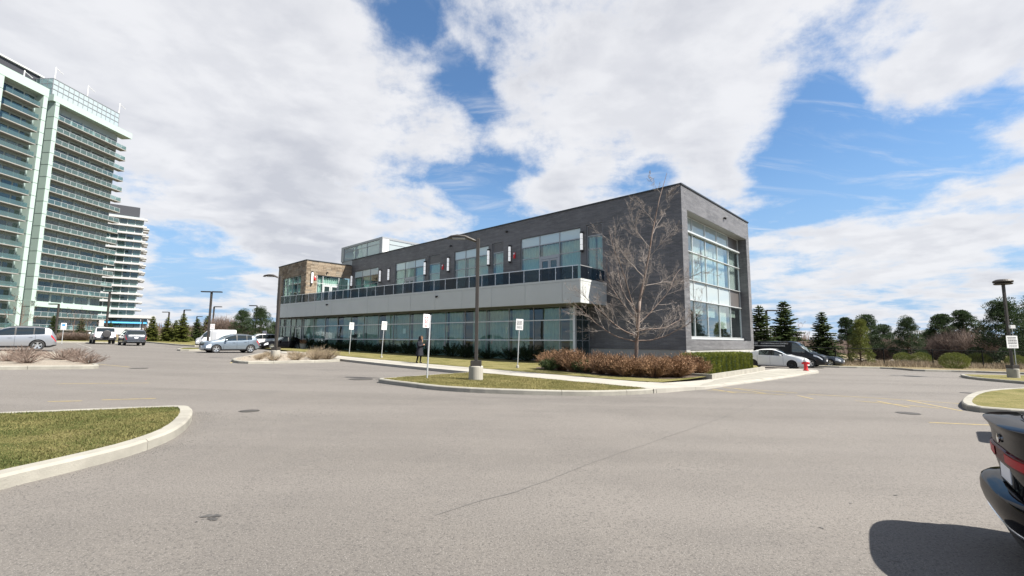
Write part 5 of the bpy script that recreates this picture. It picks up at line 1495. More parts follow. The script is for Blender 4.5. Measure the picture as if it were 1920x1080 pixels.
CARS = {}
def car(kind, label, loc, heading, S, cat='car', paint='paint_silver', extra=None, group='parked vehicles', key=None):
    """x of the car's own space runs from nose to tail, so the root is turned by heading + 180"""
    key = key or kind
    if key not in CARS: CARS[key] = car_parts(S)
    parts = CARS[key]; sec = parts['section']
    t = thing(kind, label, cat, (loc[0], loc[1], gz(loc[0])), R(heading)+pi, group)
    mid = S['L']*.5
    def P(name, me, mt, parent=None):
        m2 = me.copy() if (me.materials and me.materials[0] != MAT[mt]) or not me.materials else me
        m2.materials.clear(); m2.materials.append(MAT[mt])
        return put(name, m2, parent or t, (-mid, 0, 0) if parent is None else None)
    if S.get('two'): pass
    mats = {'body': paint, 'liner': 'liner', 'windscreen': 'car_glass', 'rear_window': 'car_glass', 'side_window': 'car_glass', 'headlight': 'lamp_clear', 'tail_light': S.get('tailmat', 'lamp_red'), 'cladding': 'plastic', 'pillar': 'black_metal', 'door': paint, 'door_seam': 'liner', 'front_panel': S.get('twomat', paint)}
    nm = {'liner': 'wheel_arch'}
    doors = {}
    for k, me in parts.items():
        if k == 'section': continue
        o = P(nm.get(k[0], k[0]), me, mats[k[0]])
        if k[0] == 'door': doors[k] = o
    # handles
    for (n_, q, left), o in doors.items():
        a, c = S['doors'][q]; x = c-.22; y, z = sec(x)[6]; sd = 1 if left else -1
        b = MB(); b.box(x-.09, x+.09, sd*(y-.005), sd*(y+.03), z-.02, z+.02); b.build('handle', S.get('handle', paint), o)
    # wheels
    tm, wm, rm = wheel_meshes(S['r'], .23, S.get('rim', 'five'))
    for x in (S['fo'], S['fo']+S['wb']):
        for sd in (-1, 1):
            w = put('wheel', tm, t, (x-mid, sd*(S['W']*.5-.115-S.get('inset', .015)), S['r']), 0 if sd > 0 else pi)
            put('rim_well', wm, w); rr_ = put('rim', rm, w)
            if S.get('rimmat'): 
                rr_.data = rm.copy(); rr_.data.materials.clear(); rr_.data.materials.append(MAT[S['rimmat']])
    # mirrors
    if S.get('mirror'):
        mx, mz = S['mirror']
        for sd in (-1, 1):
            y = sec(mx)[8][0]; b = MB(); b.box(mx-.07, mx+.07, sd*(y+.04), sd*(y+.22), mz, mz+.15); b.box(mx-.02, mx+.03, sd*(y-.04), sd*(y+.06), mz+.01, mz+.05)
            o = put('mirror', bevel(b.mesh('mirror', S.get('mirmat', paint)), .03, 2), t, (-mid, 0, 0))
    if S.get('plate'):
        px, pz = S['plate']; b = MB(); b.box(px, px+.012, -.155, .155, pz, pz+.15); b.build('licence_plate', 'plate', t, loc=(-mid, 0, 0))
    if S.get('fplate'):
        px, pz = S['fplate']; b = MB(); b.box(px-.012, px, -.155, .155, pz, pz+.15); b.build('licence_plate', 'plate', t, loc=(-mid, 0, 0))
    if S.get('rails'):
        a, c = S['rails']
        for sd in (-1, 1):
            pts = []
            for i in range(7):
                x = a+(c-a)*i/6; y, z = sec(x)[12]; pts.append((x, sd*y, z+(.0 if i in (0, 6) else .045)))
            b = MB(); b.tube(pts, .018, 6); b.build('roof_rail', 'plastic', t, loc=(-mid, 0, 0))
    # front grille and lower intake
    if S.get('grille'):
        x0, z0, z1, hw = S['grille']; b = MB(); b.box(x0-.01, x0+.05, -hw, hw, z0, z1)
        for i in range(3): b.box(x0-.016, x0-.01, -hw*.97, hw*.97, z0+(z1-z0)*(i+.4)/3, z0+(z1-z0)*(i+.6)/3)
        b.build('grille', 'plastic', t, loc=(-mid, 0, 0))
    if extra: extra(t, mid, sec, S)
    if S.get('scale'): t.scale = (S['scale'],)*3
    return t

def suv_spec(**k):
    S = dict(L=4.5, W=1.86, r=.36, fo=.86, wb=2.70, arch=.06,
        top=[(0, .70), (.05, .84), (.16, .94), (.5, 1.02), (1.15, 1.09), (1.30, 1.14), (2.0, 1.56), (2.4, 1.655), (3.2, 1.66), (3.9, 1.60), (4.12, 1.52), (4.36, 1.12), (4.44, .98), (4.5, .62)],
        belt=[(0, .60), (.4, .88), (1.2, .98), (2.6, 1.02), (3.6, 1.08), (4.1, 1.12), (4.5, .60)], bot=[(0, .30), (.3, .22), (4.1, .22), (4.5, .36)],
        plan=[(0, .74), (.08, .84), (.3, .95), (.7, .995), (2.2, 1.0), (3.7, .995), (4.2, .96), (4.42, .90), (4.5, .80)],
        wins=[(1.55, 2.42), (2.50, 3.30), (3.36, 3.86)], ws=(1.32, 2.02), rw=(4.14, 4.36), doors=[(1.45, 2.46), (2.46, 3.42)],
        head=(.12, .42, 5, 6), tail=(4.18, 4.47, 6, 7), clad=True, mirror=(1.62, 1.02), plate=(4.47, .72), fplate=(.0, .45), rails=(2.2, 3.8), grille=(.005, .62, .78, .5))
    S.update(k); return S
# --- silver crossover at the left edge: side on, nose out of the picture
def trim_suv(t, mid, sec, S):
    b = MB(); b.box(4.40, 4.50, -.62, .62, .38, .52); b.build('rear_bumper_trim', 'plastic', t, loc=(-mid, 0, 0))
    b = MB(); b.box(3.98, 4.26, -.62, .62, 1.585, 1.615); b.build('roof_spoiler', 'plastic', t, loc=(-mid, 0, 0))
hx, hy = cos(R(226)), sin(R(226))
SUV = suv_spec(rim='five')
rwp = Vector((-32.3, 32.0)); ax = Vector((hx, hy)); nrm = Vector((-.70, .714))
c0 = rwp + nrm*.93 + ax*((.86+2.70)-2.25)
car('silver_crossover', 'silver crossover parked side on at the left edge of the lot', c0, 226, SUV, paint='paint_silver', extra=trim_suv)
# --- grey-blue small crossover in front of the gravel bed
KONA = suv_spec(L=4.18, W=1.80, r=.335, fo=.82, wb=2.60, arch=.05,
        top=[(0, .66), (.05, .80), (.16, .90), (.5, .97), (1.02, 1.04), (1.18, 1.09), (1.9, 1.48), (2.3, 1.555), (3.0, 1.54), (3.55, 1.46), (3.78, 1.36), (4.02, 1.02), (4.12, .90), (4.18, .58)],
        belt=[(0, .58), (.4, .84), (1.2, .94), (2.6, .99), (3.4, 1.06), (3.8, 1.10), (4.18, .58)], bot=[(0, .28), (.3, .19), (3.8, .19), (4.18, .34)],
        plan=[(0, .74), (.08, .84), (.3, .95), (.7, .995), (2.0, 1.0), (3.5, .995), (3.9, .96), (4.1, .90), (4.18, .80)],
        wins=[(1.42, 2.28), (2.36, 3.06), (3.12, 3.50)], ws=(1.20, 1.92), rw=(3.78, 4.02), doors=[(1.34, 2.32), (2.32, 3.20)], head=(.12, .44, 4, 5), tail=(3.88, 4.14, 6, 7), mirror=(1.48, .96), plate=(4.15, .68), rails=(2.1, 3.4), rim='twin')
kc = Vector((-23.3, 39.25)) + Vector((-.62, .66))*.9
car('grey_crossover', 'small grey blue crossover parked side on with five spoke wheels', kc, 229, KONA, paint='paint_bluegrey', key='small_crossover')
# --- white off-roader with a spare wheel on its tail
FJ = dict(L=4.55, W=1.90, r=.40, fo=.85, wb=2.69, arch=.07, tumble=.20,
        top=[(0, .80), (.05, 1.00), (.2, 1.08), (1.2, 1.15), (1.35, 1.20), (1.75, 1.70), (2.0, 1.80), (3.0, 1.82), (4.0, 1.80), (4.25, 1.74), (4.40, 1.30), (4.46, 1.1), (4.5, .66)],
        belt=[(0, .72), (.4, 1.0), (1.2, 1.06), (2.6, 1.10), (4.2, 1.14), (4.5, .62)], bot=[(0, .42), (.3, .36), (4.1, .36), (4.5, .48)],
        plan=[(0, .80), (.1, .9), (.4, .98), (2.2, 1.0), (4.0, 1.0), (4.36, .98), (4.5, .92)],
        wins=[(1.62, 2.5), (2.58, 3.3), (3.45, 4.0)], ws=(1.36, 1.78), rw=(4.26, 4.40), doors=[(1.45, 2.55)], head=(.1, .3, 5, 6), tail=(4.28, 4.47, 6, 7), clad=True, mirror=(1.6, 1.10), rails=(2.0, 4.0), grille=(.005, .7, .95, .55))
def spare(t, mid, sec, S):
    tm, wm, rm = wheel_meshes(.38, .23, 'five')
    o = put('spare_wheel', tm, t, (4.66-mid, .08, 1.08), R(-90)); put('rim_well', wm, o)
    b = MB(); b.lathe([(.385, -.13), (.395, .10), (.33, .14), (.05, .15)], 26, axis='Y'); b.build('spare_cover', 'plastic', o, smooth=False)
    b = MB(); b.box(4.46, 4.60, -.9, .9, .50, .70); put('rear_bumper', bevel(b.mesh('rear_bumper', 'plastic'), .03, 2), t, (-mid, 0, 0))
    for sd in (-1, 1):
        b = MB(); b.box(4.44, 4.60, sd*.72, sd*.95, .50, .78); b.build('bumper_corner', 'plastic', t, loc=(-mid, 0, 0))
fjr = Vector((-44.6, 51.4)); hd = 137; h_ = Vector((cos(R(hd)), sin(R(hd))))
car('white_off_roader', 'white off roader with a dark spare wheel cover seen from behind', fjr+h_*(2.69/2+.2), hd, FJ, paint='paint_white', extra=spare)
# --- black crossover beside it
BLK = suv_spec(W=1.86, tail=(4.10, 4.47, 6, 8)); 
def trim_blk(t, mid, sec, S):
    b = MB(); b.box(4.44, 4.52, -.74, .74, .36, .42); b.build('bumper_trim', 'chrome', t, loc=(-mid, 0, 0))
    b = MB(); b.box(4.47, 4.49, -.34, .34, .93, .96); b.build('chrome_strip', 'chrome', t, loc=(-mid, 0, 0))
blr = Vector((-39.9, 49.7)); hd = 138; h_ = Vector((cos(R(hd)), sin(R(hd))))
car('black_crossover', 'black crossover seen from behind right of the white off roader', blr+h_*1.4, hd, BLK, paint='paint_darkgrey', key='silver_crossover', extra=trim_blk)
# --- white cargo van behind the grey crossover
VANW = dict(L=4.9, scale=.82, W=2.0, r=.35, fo=.9, wb=3.0, arch=.05, tumble=.10,
        top=[(0, .75), (.05, 1.02), (.2, 1.18), (.5, 1.30), (.6, 1.40), (1.15, 2.08), (1.45, 2.34), (2.0, 2.42), (4.6, 2.42), (4.84, 2.38), (4.9, 2.25)],
        belt=[(0, .6), (.5, 1.05), (1.2, 1.28), (4.8, 1.30), (4.9, 1.2)], bot=[(0, .30), (.3, .24), (4.6, .26), (4.9, .36)],
        plan=[(0, .78), (.1, .88), (.5, .97), (1.2, 1.0), (4.6, 1.0), (4.9, .96)],
        wins=[(.85, 1.7)], ws=(.62, 1.2), rw=None, doors=[(.8, 1.8), (2.6, 3.6)], head=(.14, .4, 5, 7), tail=None, clad=True, mirror=(.9, 1.3), mirmat='plastic', grille=(.005, .55, .8, .55), two=2.55, twomat='paint_vangrey')
def van_letters(t, mid, sec, S):
    for txt, x, z, sz in (('Z', 2.2, 1.75, .5),):
        pass
car('white_cargo_van', 'white cargo van with a grey front half behind the grey crossover', (-35.0, 55.6), 212, VANW, cat='van', paint='paint_white', extra=van_letters)
# --- cars parked beyond, seen between the crossover and the building
SED = dict(L=4.65, W=1.82, r=.33, fo=.9, wb=2.72, arch=.045,
        top=[(0, .60), (.05, .70), (.2, .78), (.6, .86), (1.3, .93), (1.45, .97), (2.2, 1.36), (2.6, 1.44), (3.2, 1.43), (3.6, 1.33), (4.1, 1.08), (4.45, 1.03), (4.58, .98), (4.65, .62)],
        belt=[(0, .52), (.4, .76), (1.4, .86), (3.4, .93), (4.3, .97), (4.65, .58)], bot=[(0, .26), (.3, .16), (4.3, .18), (4.65, .32)],
        plan=[(0, .70), (.08, .82), (.3, .93), (.7, .99), (2.2, 1.0), (3.7, .99), (4.3, .95), (4.55, .88), (4.65, .78)],
        wins=[(1.72, 2.56), (2.64, 3.36)], ws=(1.47, 2.24), rw=(3.58, 4.1), doors=[(1.58, 2.60), (2.60, 3.5)], head=(.12, .5, 5, 6), tail=(4.28, 4.60, 6, 7), clad=False, mirror=(1.78, .90), plate=(4.63, .70), fplate=(.0, .42), grille=(.005, .42, .58, .5))
car('white_crossover', 'white crossover roof showing behind the grey crossover', (-30.5, 56.5), 226, SUV, paint='paint_white', key='silver_crossover')
car('black_sedan', 'black car parked left of the entrance behind the lamp post', (-25.6, 52.6), 226, SED, paint='paint_black', key='sedan')
# --- white hatchback, black van and grey car right of the building
PRI = dict(L=4.46, W=1.75, r=.31, fo=.93, wb=2.70, arch=.05,
        top=[(0, .55), (.05, .66), (.2, .76), (.55, .88), (1.0, .97), (1.2, 1.04), (2.0, 1.42), (2.35, 1.49), (2.9, 1.47), (3.6, 1.30), (4.2, 1.08), (4.40, 1.02), (4.46, .6)],
        belt=[(0, .5), (.4, .74), (1.2, .90), (3.0, .98), (4.2, 1.02), (4.46, .56)], bot=[(0, .24), (.3, .15), (4.1, .17), (4.46, .32)],
        plan=[(0, .70), (.08, .82), (.3, .93), (.7, .99), (2.2, 1.0), (3.6, .98), (4.2, .93), (4.46, .8)],
        wins=[(1.52, 2.36), (2.44, 3.20)], ws=(1.22, 2.04), rw=(3.62, 4.2), doors=[(1.5, 2.40), (2.40, 3.3)], head=(.12, .6, 5, 6), tail=(4.1, 4.42, 6, 7), clad=False, mirror=(1.66, .92), grille=(.005, .36, .46, .5), rimmat='rim_dark')
hp = -42; hv = Vector((cos(R(hp)), sin(R(hp))))
fw = Vector((21.15, 35.45)) + Vector((.60, .78))*.88
car('white_hatchback', 'white hatchback parked beside the green hedge', fw-hv*(2.23-.93), hp, PRI, paint='paint_white')
VANB = dict(L=5.5, W=2.05, r=.36, fo=1.0, wb=3.3, arch=.05, tumble=.12,
        top=[(0, .62), (.05, .84), (.3, 1.02), (.9, 1.18), (1.05, 1.26), (1.75, 1.90), (2.05, 2.08), (2.6, 2.14), (5.2, 2.14), (5.42, 2.10), (5.5, 1.95)],
        belt=[(0, .55), (.5, .98), (1.3, 1.18), (5.4, 1.22), (5.5, 1.1)], bot=[(0, .30), (.3, .22), (5.2, .26), (5.5, .36)],
        plan=[(0, .74), (.1, .85), (.5, .96), (1.2, 1.0), (5.2, 1.0), (5.5, .96)],
        wins=[(1.35, 2.3)], ws=(1.07, 1.78), rw=None, doors=[(1.3, 2.35), (2.5, 3.6)], head=(.16, .75, 6, 7), tail=None, clad=True, mirror=(1.5, 1.15), mirmat='plastic', fplate=(.0, .5), grille=(.005, .55, .75, .55), handle='plastic')
def van_text(t, mid, sec, S):
    for txt, x0, z, sz in (('OBE', 5.05, 1.93, .24), ('ONTARIO BUILDING EXPERTS', 3.55, 1.93, .155)):
        me = text_mesh(txt, sz, 'lettering', 'sign_white'); y, zz = sec(x0)[11]; y = y + .06
        o = put('lettering', me, t, (x0-mid, y+.02, z)); o.rotation_euler = (R(90-7), 0, pi)
    b = MB(); rr = random.Random(2); x = 2.75; y = sec(4)[11][0]+.085
    while x < 5.3:
        w = rr.uniform(.03, .12); b.box(x, min(x+w, 5.3), y, y+.002, 1.71, 1.765); x += w+.02
    stuff(b.build('lettering', 'sign_white', t, loc=(-mid, 0, 0)))
fwv = Vector((24.3, 38.2)) + Vector((.60, .78))*1.0
car('black_cargo_van', 'black cargo van with white lettering behind the white hatchback', fwv-hv*(2.75-1.0), hp, VANB, cat='van', paint='paint_blackvan', extra=van_text)
car('grey_sedan', 'dark grey car whose nose shows past the black van', Vector((28.1, 41.6))-hv*1.3, hp, SED, paint='paint_darkgrey', key='sedan')
# --- near black sedan: only its tail is in the picture
NEAR = dict(SED); NEAR.update(L=4.66, W=1.86, r=.335, wb=2.82, fo=.92,
        top=[(0, .60), (.05, .70), (.2, .78), (.6, .86), (1.3, .93), (1.5, .97), (2.3, 1.37), (2.7, 1.45), (3.2, 1.44), (3.7, 1.32), (4.2, 1.12), (4.45, 1.09), (4.56, 1.07), (4.60, .95), (4.63, .80), (4.66, .60)],
        belt=[(0, .52), (.4, .76), (1.4, .86), (3.4, .95), (4.2, .99), (4.4, .98), (4.56, .9), (4.66, .54)], bot=[(0, .26), (.3, .16), (4.3, .2), (4.66, .32)],
        plan=[(0, .70), (.08, .82), (.3, .93), (.7, .99), (2.2, 1.0), (3.7, .99), (4.0, .98), (4.2, .955), (4.4, .92), (4.56, .84), (4.66, .74)],
        wins=[(1.78, 2.62), (2.70, 3.42)], ws=(1.52, 2.34), rw=(3.68, 4.2), doors=[(1.62, 2.66), (2.66, 3.6)], head=(.12, .5, 5, 6), tail=None, plate=None, mirror=(1.82, .90))
def near_tail(t, mid, sec, S):
    # rounded tail skin, light bar, plate recess, bumper trim, badge
    def path(tt, off=0.0, hs=1.0):
        c, s_ = cos(tt), sin(tt); e = .60
        return (4.16+(.60+off)*abs(c)**e, (.905*hs+off*.35)*(1 if s_ >= 0 else -1)*abs(s_)**e)
    def skin(name, rows, mt, t0=-pi/2, t1=pi/2, n=72, sharp=34, parent=None):
        b = MB()
        for (z, off, hs) in rows:
            for i in range(n+1):
                x, y = path(t0+(t1-t0)*i/n, off, hs); b.v.append((x, y, z))
        for k in range(len(rows)-1):
            for i in range(n): q = k*(n+1)+i; b.f.append((q, q+1, q+n+2, q+n+1)); b.m.append(0)
        me = b.mesh(name, mt, True)
        try: me.set_sharp_from_angle(angle=R(sharp))
        except Exception: pass
        return put(name, me, parent or t, (-mid, 0, 0) if parent is None else None)
    bl = [(.58, -.02, .985), (.60, -.028, .98), (.66, -.025, .98), (.76, -.005, .985), (.90, .0, .985), (.98, .006, .97), (1.03, .022, .955), (1.06, .045, .94), (1.075, .05, .935), (1.085, .035, .925), (1.085, -.2, .86)]
    skin('boot_lid', bl, 'paint_black')
    skin('rear_bumper', [(.30, .02, .97), (.36, .06, .985), (.42, .09, .995), (.48, .105, 1.0), (.54, .105, 1.0), (.575, .095, .998), (.592, .07, .99), (.597, -.05, .97)], 'paint_black')
    skin('lower_bumper', [(.16, -.08, .93), (.20, -.02, .95), (.30, .018, .965)], 'plastic')
    skin('tail_light', [(.775, -.004, .986), (.780, .010, .989), (.872, .014, .989), (.880, -.002, .986)], 'lamp_red_dark', -1.36, 1.36)
    for a0, a1 in ((-1.34, -.06), (.06, 1.34)): skin('tail_light', [(.792, .0, .988), (.796, .016, .990), (.858, .018, .990), (.862, .0, .988)], 'lamp_red', a0, a1, 36)
    skin('bumper_trim', [(.352, .058, .985), (.356, .066, .988), (.374, .074, .990), (.380, .066, .988)], 'chrome', -1.0, 1.0)
    b = MB(); b.box(4.745, 4.752, -.16, .16, .632, .748); b.build('licence_plate', 'plate', t, loc=(-mid, 0, 0))
    b = MB(); b.box(4.72, 4.746, -.21, .21, .612, .765); b.build('plate_frame', 'plastic', t, loc=(-mid, 0, 0))
    b = MB(); b.lathe([(.034, 0), (.034, .010), (.02, .014)], 18, axis='Y'); o = b.build('badge', 'chrome', t, loc=(4.766-mid, 0, .95)); o.rotation_euler = (0, 0, R(-90))
hn = -37; hv2 = Vector((cos(R(hn)), sin(R(hn))))
rear = Vector((3.86, 3.80))
car('near_black_sedan', 'glossy black sedan whose tail enters at the right edge', rear+hv2*(4.77-2.33), hn, NEAR, paint='paint_black', extra=near_tail)
hn = degrees(BROT)-180; hv2 = Vector((cos(R(hn)), sin(R(hn))))
rear2 = Vector((9.74, 8.92))
car('parked_crossover', 'dark crossover just outside the right edge that casts the second shadow', rear2+hv2*2.25, hn, SUV, paint='paint_darkgrey', key='silver_crossover')
car('blue_hatchback', 'pale car cut off at the right edge beside the lamp base', Vector((33.4, 26.6)), 40, PRI, paint='paint_bluegrey', key='white_hatchback')
# ================================================================== LAMPS, SIGNS, FENCE, HYDRANT, PERSON
def lamp_post(x, y, h, arm_rz, lab, base=True, heads=1, style='cobra', pole=.075, scale=1.0, dz=.15, group='parking lot lamp posts'):
    t = thing('lamp_post', lab, 'lamp post', (x, y, gz(x)+dz), arm_rz, group)
    zb = 0.0
    if base:
        b = MB(); b.lathe([(.27, -.15), (.27, .50), (.25, .53), (.0, .53)], 24); b.build('concrete_base', 'concrete', t, smooth=False); zb = .53
        b = MB(); b.box(-.2, .2, -.2, .2, zb, zb+.2); b.build('base_cover', 'bronze', t); zb += .2
    b = MB(); b.box(-pole, pole, -pole, pole, zb, h); put('pole', bevel(b.mesh('pole', 'bronze'), .012), t)
    for k in range(heads):
        hd = MB(); s = 1 if k == 0 else -1
        if style == 'cobra':
            prof = [(.07, .10, .05), (.25, .11, .06), (.5, .17, .075), (.8, .20, .085), (1.05, .18, .07), (1.2, .08, .03)]
            rings = []
            for (d, w, th) in prof:
                z = h-.16+.42*min(1, d/.55)*.5 - max(0, d-.7)*.10
                rings.append([(s*d, -w, z), (s*d, -w*.8, z+th), (s*d, 0, z+th*1.35), (s*d, w*.8, z+th), (s*d, w, z), (s*d, w*.8, z-th*.35), (s*d, -w*.8, z-th*.35)])
            for r in rings: hd.v += r
            for i in range(len(rings)-1):
                for j in range(7): hd.f.append((i*7+j, i*7+(j+1) % 7, (i+1)*7+(j+1) % 7, (i+1)*7+j)); hd.m.append(0)
            hd.f += [tuple(range(6, -1, -1)), tuple((len(rings)-1)*7+j for j in range(7))]; hd.m += [0, 0]
            o = hd.build('lamp_head', 'bronze', t, smooth=True)
            l = MB(); l.box(s*.5, s*1.0, -.13, .13, h-.02, h-.005); l.build('lens', 'lamp_clear', o)
        elif style == 'arm':
            hd.box(s*.05, s*1.25*scale, -.2*scale, .2*scale, h-.06*scale, h+.08*scale); hd.box(s*.0, s*.4, -.06, .06, h-.05, h+.03)
            put('lamp_head', bevel(hd.mesh('lamp_head', 'black_metal'), .035*scale, 2), t)
        else:
            hd.lathe([(.05, h-.16), (.1, h-.12), (.43*scale, h-.08), (.46*scale, h), (.41*scale, h+.05), (.3*scale, h+.11), (.02, h+.13)], 24)
            hd.build('lamp_head', 'bronze', t, smooth=False)
            r_ = MB(); r_.lathe([(.3*scale, h-.20), (.40*scale, h-.19), (.43*scale, h-.13), (.3*scale, h-.11)], 24); r_.build('lower_ring', 'bronze', t)
    return t
lamp_post(-1.34, 17.9, 5.45, R(180), 'tall bronze lamp post on a concrete base in the middle lawn island', pole=.065, dz=.13)
lamp_post(-15.08, 30.1, 5.3, R(172), 'bronze lamp post in the gravel bed beside the left end of the canopy', pole=.08, dz=.13)
lr = lamp_post(29.2, 27.5, 5.65, 0, 'lamp post with a round double disc head and a sign at the right edge', style='disc', pole=.062, dz=.13)
b = MB(); b.box(-.14, .14, -.28, -.18, 2.85, 3.05); b.build('camera_box', 'white_paint', lr); b = MB(); b.tube([(.1, -.12, .75), (.1, -.12, 2.85)], .02, 6); b.build('conduit', 'galv', lr)
for px, Y, py, hs, az, lab, st, sc in ((390, 47, 548, 2, 8, 'double headed black lamp post behind the grey crossover', 'arm', .78), (197, 66, 548, 2, 5, 'tall thin lamp post in front of the towers with two heads', 'arm', .7), (103, 56, 571, 1, 180, 'single armed lamp post between the silver car and the off roader', 'arm', .9),
        (313, 88, 586, 1, 180, 'single armed lamp post above the yellow green spruces, arm to the left', 'arm', 1.0), (341, 90, 582, 1, 0, 'single armed lamp post above the yellow green spruces, arm to the right', 'arm', 1.0), (397, 86, 576, 1, 0, 'single armed lamp post right of the double headed one', 'arm', 1.1),
        (478, 92, 574, 1, 180, 'single armed lamp post rising behind the round topped pines', 'arm', 1.2), (366, 120, 594, 1, 0, 'small distant lamp post left of the double headed one', 'arm', 1.1), (1441, 47, 583, 1, 0, 'thin lamp post between the two spruces behind the black van', 'arm', .9), (264, 110, 598, 1, 180, 'small distant lamp post in front of the white tower podium', 'arm', 1.0)):
    x = bearing(px, Y); lamp_post(x, Y, zt(px, py, Y), R(az), lab, False, hs, st, .085 if Y < 60 else .1, sc, 0.0)

def sign_post(x, y, h, rz, w, hh, lab, kind='notice', lean=0.0, post=.028, foot=False, dz=.14):
    t = thing('sign_post', lab, 'sign', (x, y, gz(x)+dz), rz); t.rotation_euler = (0, lean, rz)
    b = MB(); b.tube([(0, 0, -.1), (0, 0, h)], post, 8); b.build('post', 'galv', t)
    if foot: b = MB(); b.lathe([(.09, -.1), (.085, .12), (.06, .16), (.0, .16)], 14); b.build('footing', 'concrete', t)
    ox = -w/2-.05 if kind == 'fire' else 0
    b = MB(); b.box(-w/2+ox, w/2+ox, -post-.008, -post, h-hh, h+.02); p = put('sign_plate', bevel(b.mesh('sign_plate', 'sign_white'), .003), t)
    y0 = -post-.0105
    ink = MB(); rr = random.Random(int(x*77))
    def bars(zs, wmax, th, mi=0):
        for z in zs:
            x0 = -wmax/2
            while x0 < wmax/2-.02:
                L = rr.uniform(.03, .10); ink.box(x0, min(x0+L, wmax/2), y0, y0+.002, z, z+th, mi); x0 += L+.015
    if kind == 'notice':
        bars([h-hh*.20, h-hh*.31, h-hh*.42, h-hh*.53], w*.72, hh*.055); bars([h-hh*.66-hh*.05*i for i in range(5)], w*.7, hh*.02)
        stuff(ink.build('lettering', 'sign_ink', p))
    elif kind == 'parking':
        bars([h-hh*.18, h-hh*.30, h-hh*.42], w*.6, hh*.06); bars([h-hh*.58, h-hh*.68, h-hh*.78], w*.6, hh*.04); stuff(ink.build('lettering', 'sign_ink', p))
    elif kind == 'fire':
        for i in range(4):       # stacked red characters, too small to read
            z = h-hh*(.2+.2*i); ink.box(ox-w*.22, ox+w*.2, y0, y0+.002, z, z+.018); ink.box(ox-w*.22, ox-w*.1, y0, y0+.002, z-.05, z); ink.box(ox+w*.08, ox+w*.2, y0, y0+.002, z-.05, z)
            if i % 2: ink.box(ox-w*.22, ox+w*.2, y0, y0+.002, z-.066, z-.05)
        stuff(ink.build('lettering', 'sign_red', p))
    elif kind == 'blue':
        ink.box(-w*.3, w*.3, y0, y0+.002, h-hh*.5, h-hh*.12); ink.build('symbol', 'sign_blue', p)
    elif kind == 'noparking':
        ink.lathe([(w*.3, 0), (w*.36, 0), (w*.36, .002), (w*.3, .002)], 24, axis='Y', c=(0, y0, h-hh*.4), closed=True); ink.build('symbol', 'sign_red', p)
    return t
sign_post(-14.2, 41.2, 2.75, R(38), .40, .60, 'white parking sign on a thin post, left one in front of the glazing', 'parking', .04)
sign_post(-9.85, 35.7, 2.75, R(40), .42, .62, 'white parking sign on a thin post, right one in front of the glazing', 'parking', .05, foot=True)
sign_post(-3.22, 18.1, 2.42, R(42), .28, .50, 'white sign with red lettering on a post at the tip of the lawn island', 'fire', .03, .032)
sign_post(.34, 26.35, 2.72, R(12), .42, .60, 'white notice sign on a leaning post on the lawn by the glazing', 'notice', .04, foot=True)
sign_post(bearing(117, 47), 47, zt(117, 609, 47), R(30), .42, .62, 'white and blue accessible parking sign left of the off roader', 'blue')
sign_post(bearing(397, 45), 45, zt(397, 611, 45), R(15), .38, .5, 'small white no parking sign in front of the white van', 'noparking')
sign_post(bearing(496, 60), 60, zt(496, 623, 60), R(15), .5, .7, 'small white sign above the parked black car', 'noparking')
# sign on the right lamp post (a thing of its own, strapped to the pole)
b = MB(); t = thing('notice_sign', 'white lettered notice sign strapped to the right lamp post', 'sign', (29.2-.02, 27.5-.14, gz(29.2)+2.2), R(8)); b.box(-.39, .39, -.02, -.01, -.36, .36); p = b.build('sign_plate', 'sign_white', t)
ink = MB(); rr = random.Random(4)
for k, z in enumerate((.24, .15, .06, -.03, -.12, -.20, -.25, -.30)):
    x0 = -.3 if k < 5 else -.25
    while x0 < (.28 if k < 5 else .24):
        L = rr.uniform(.04, .12); ink.box(x0, min(.31, x0+L), -.023, -.02, z, z+(.05 if k < 5 else .018)); x0 += L+.02
stuff(ink.build('lettering', 'sign_ink', p))

# --- chain link fence
def fence():
    t = thing('chain_link_fence', 'black chain link fence with posts along the rough grass', 'fence', (0, 0, 0))
    fx = [21.7+4.1*k for k in range(12)]; fy = lambda x: 43-.1*(x-34); H = 1.55
    zg = lambda x: gz(x)+.1
    for x in fx:
        b = MB(); b.tube([(x, fy(x), zg(x)-.2), (x, fy(x), zg(x)+H+.05)], .045, 8); b.lathe([(.05, 0), (.03, .06), (.0, .08)], 8, c=(x, fy(x), zg(x)+H+.04)); b.build('post', 'fence_black', t)
    for a, c in zip(fx, fx[1:]):
        b = MB(); b.tube([(a, fy(a), zg(a)+H), (c, fy(c), zg(c)+H)], .034, 6); b.build('top_rail', 'fence_black', t)
        b = MB(); b.tube([(a, fy(a), zg(a)+.06), (c, fy(c), zg(c)+.06)], .008, 4); b.build('bottom_wire', 'fence_black', t)
    b = MB(); a = fx[0]; s = .11
    while a < fx[-1]:
        for sg in (1, -1):
            x0, x1 = a, a+sg*H
            x1 = max(fx[0], min(fx[-1], x1)); k = abs(x1-x0)/H
            b.tube([(x0, fy(x0), zg(x0)), (x1, fy(x1), zg(x1)+H*k)], .0022, 3, cap=False)
        a += s
    stuff(b.build('wire_mesh', 'fence_black', t))
fence()
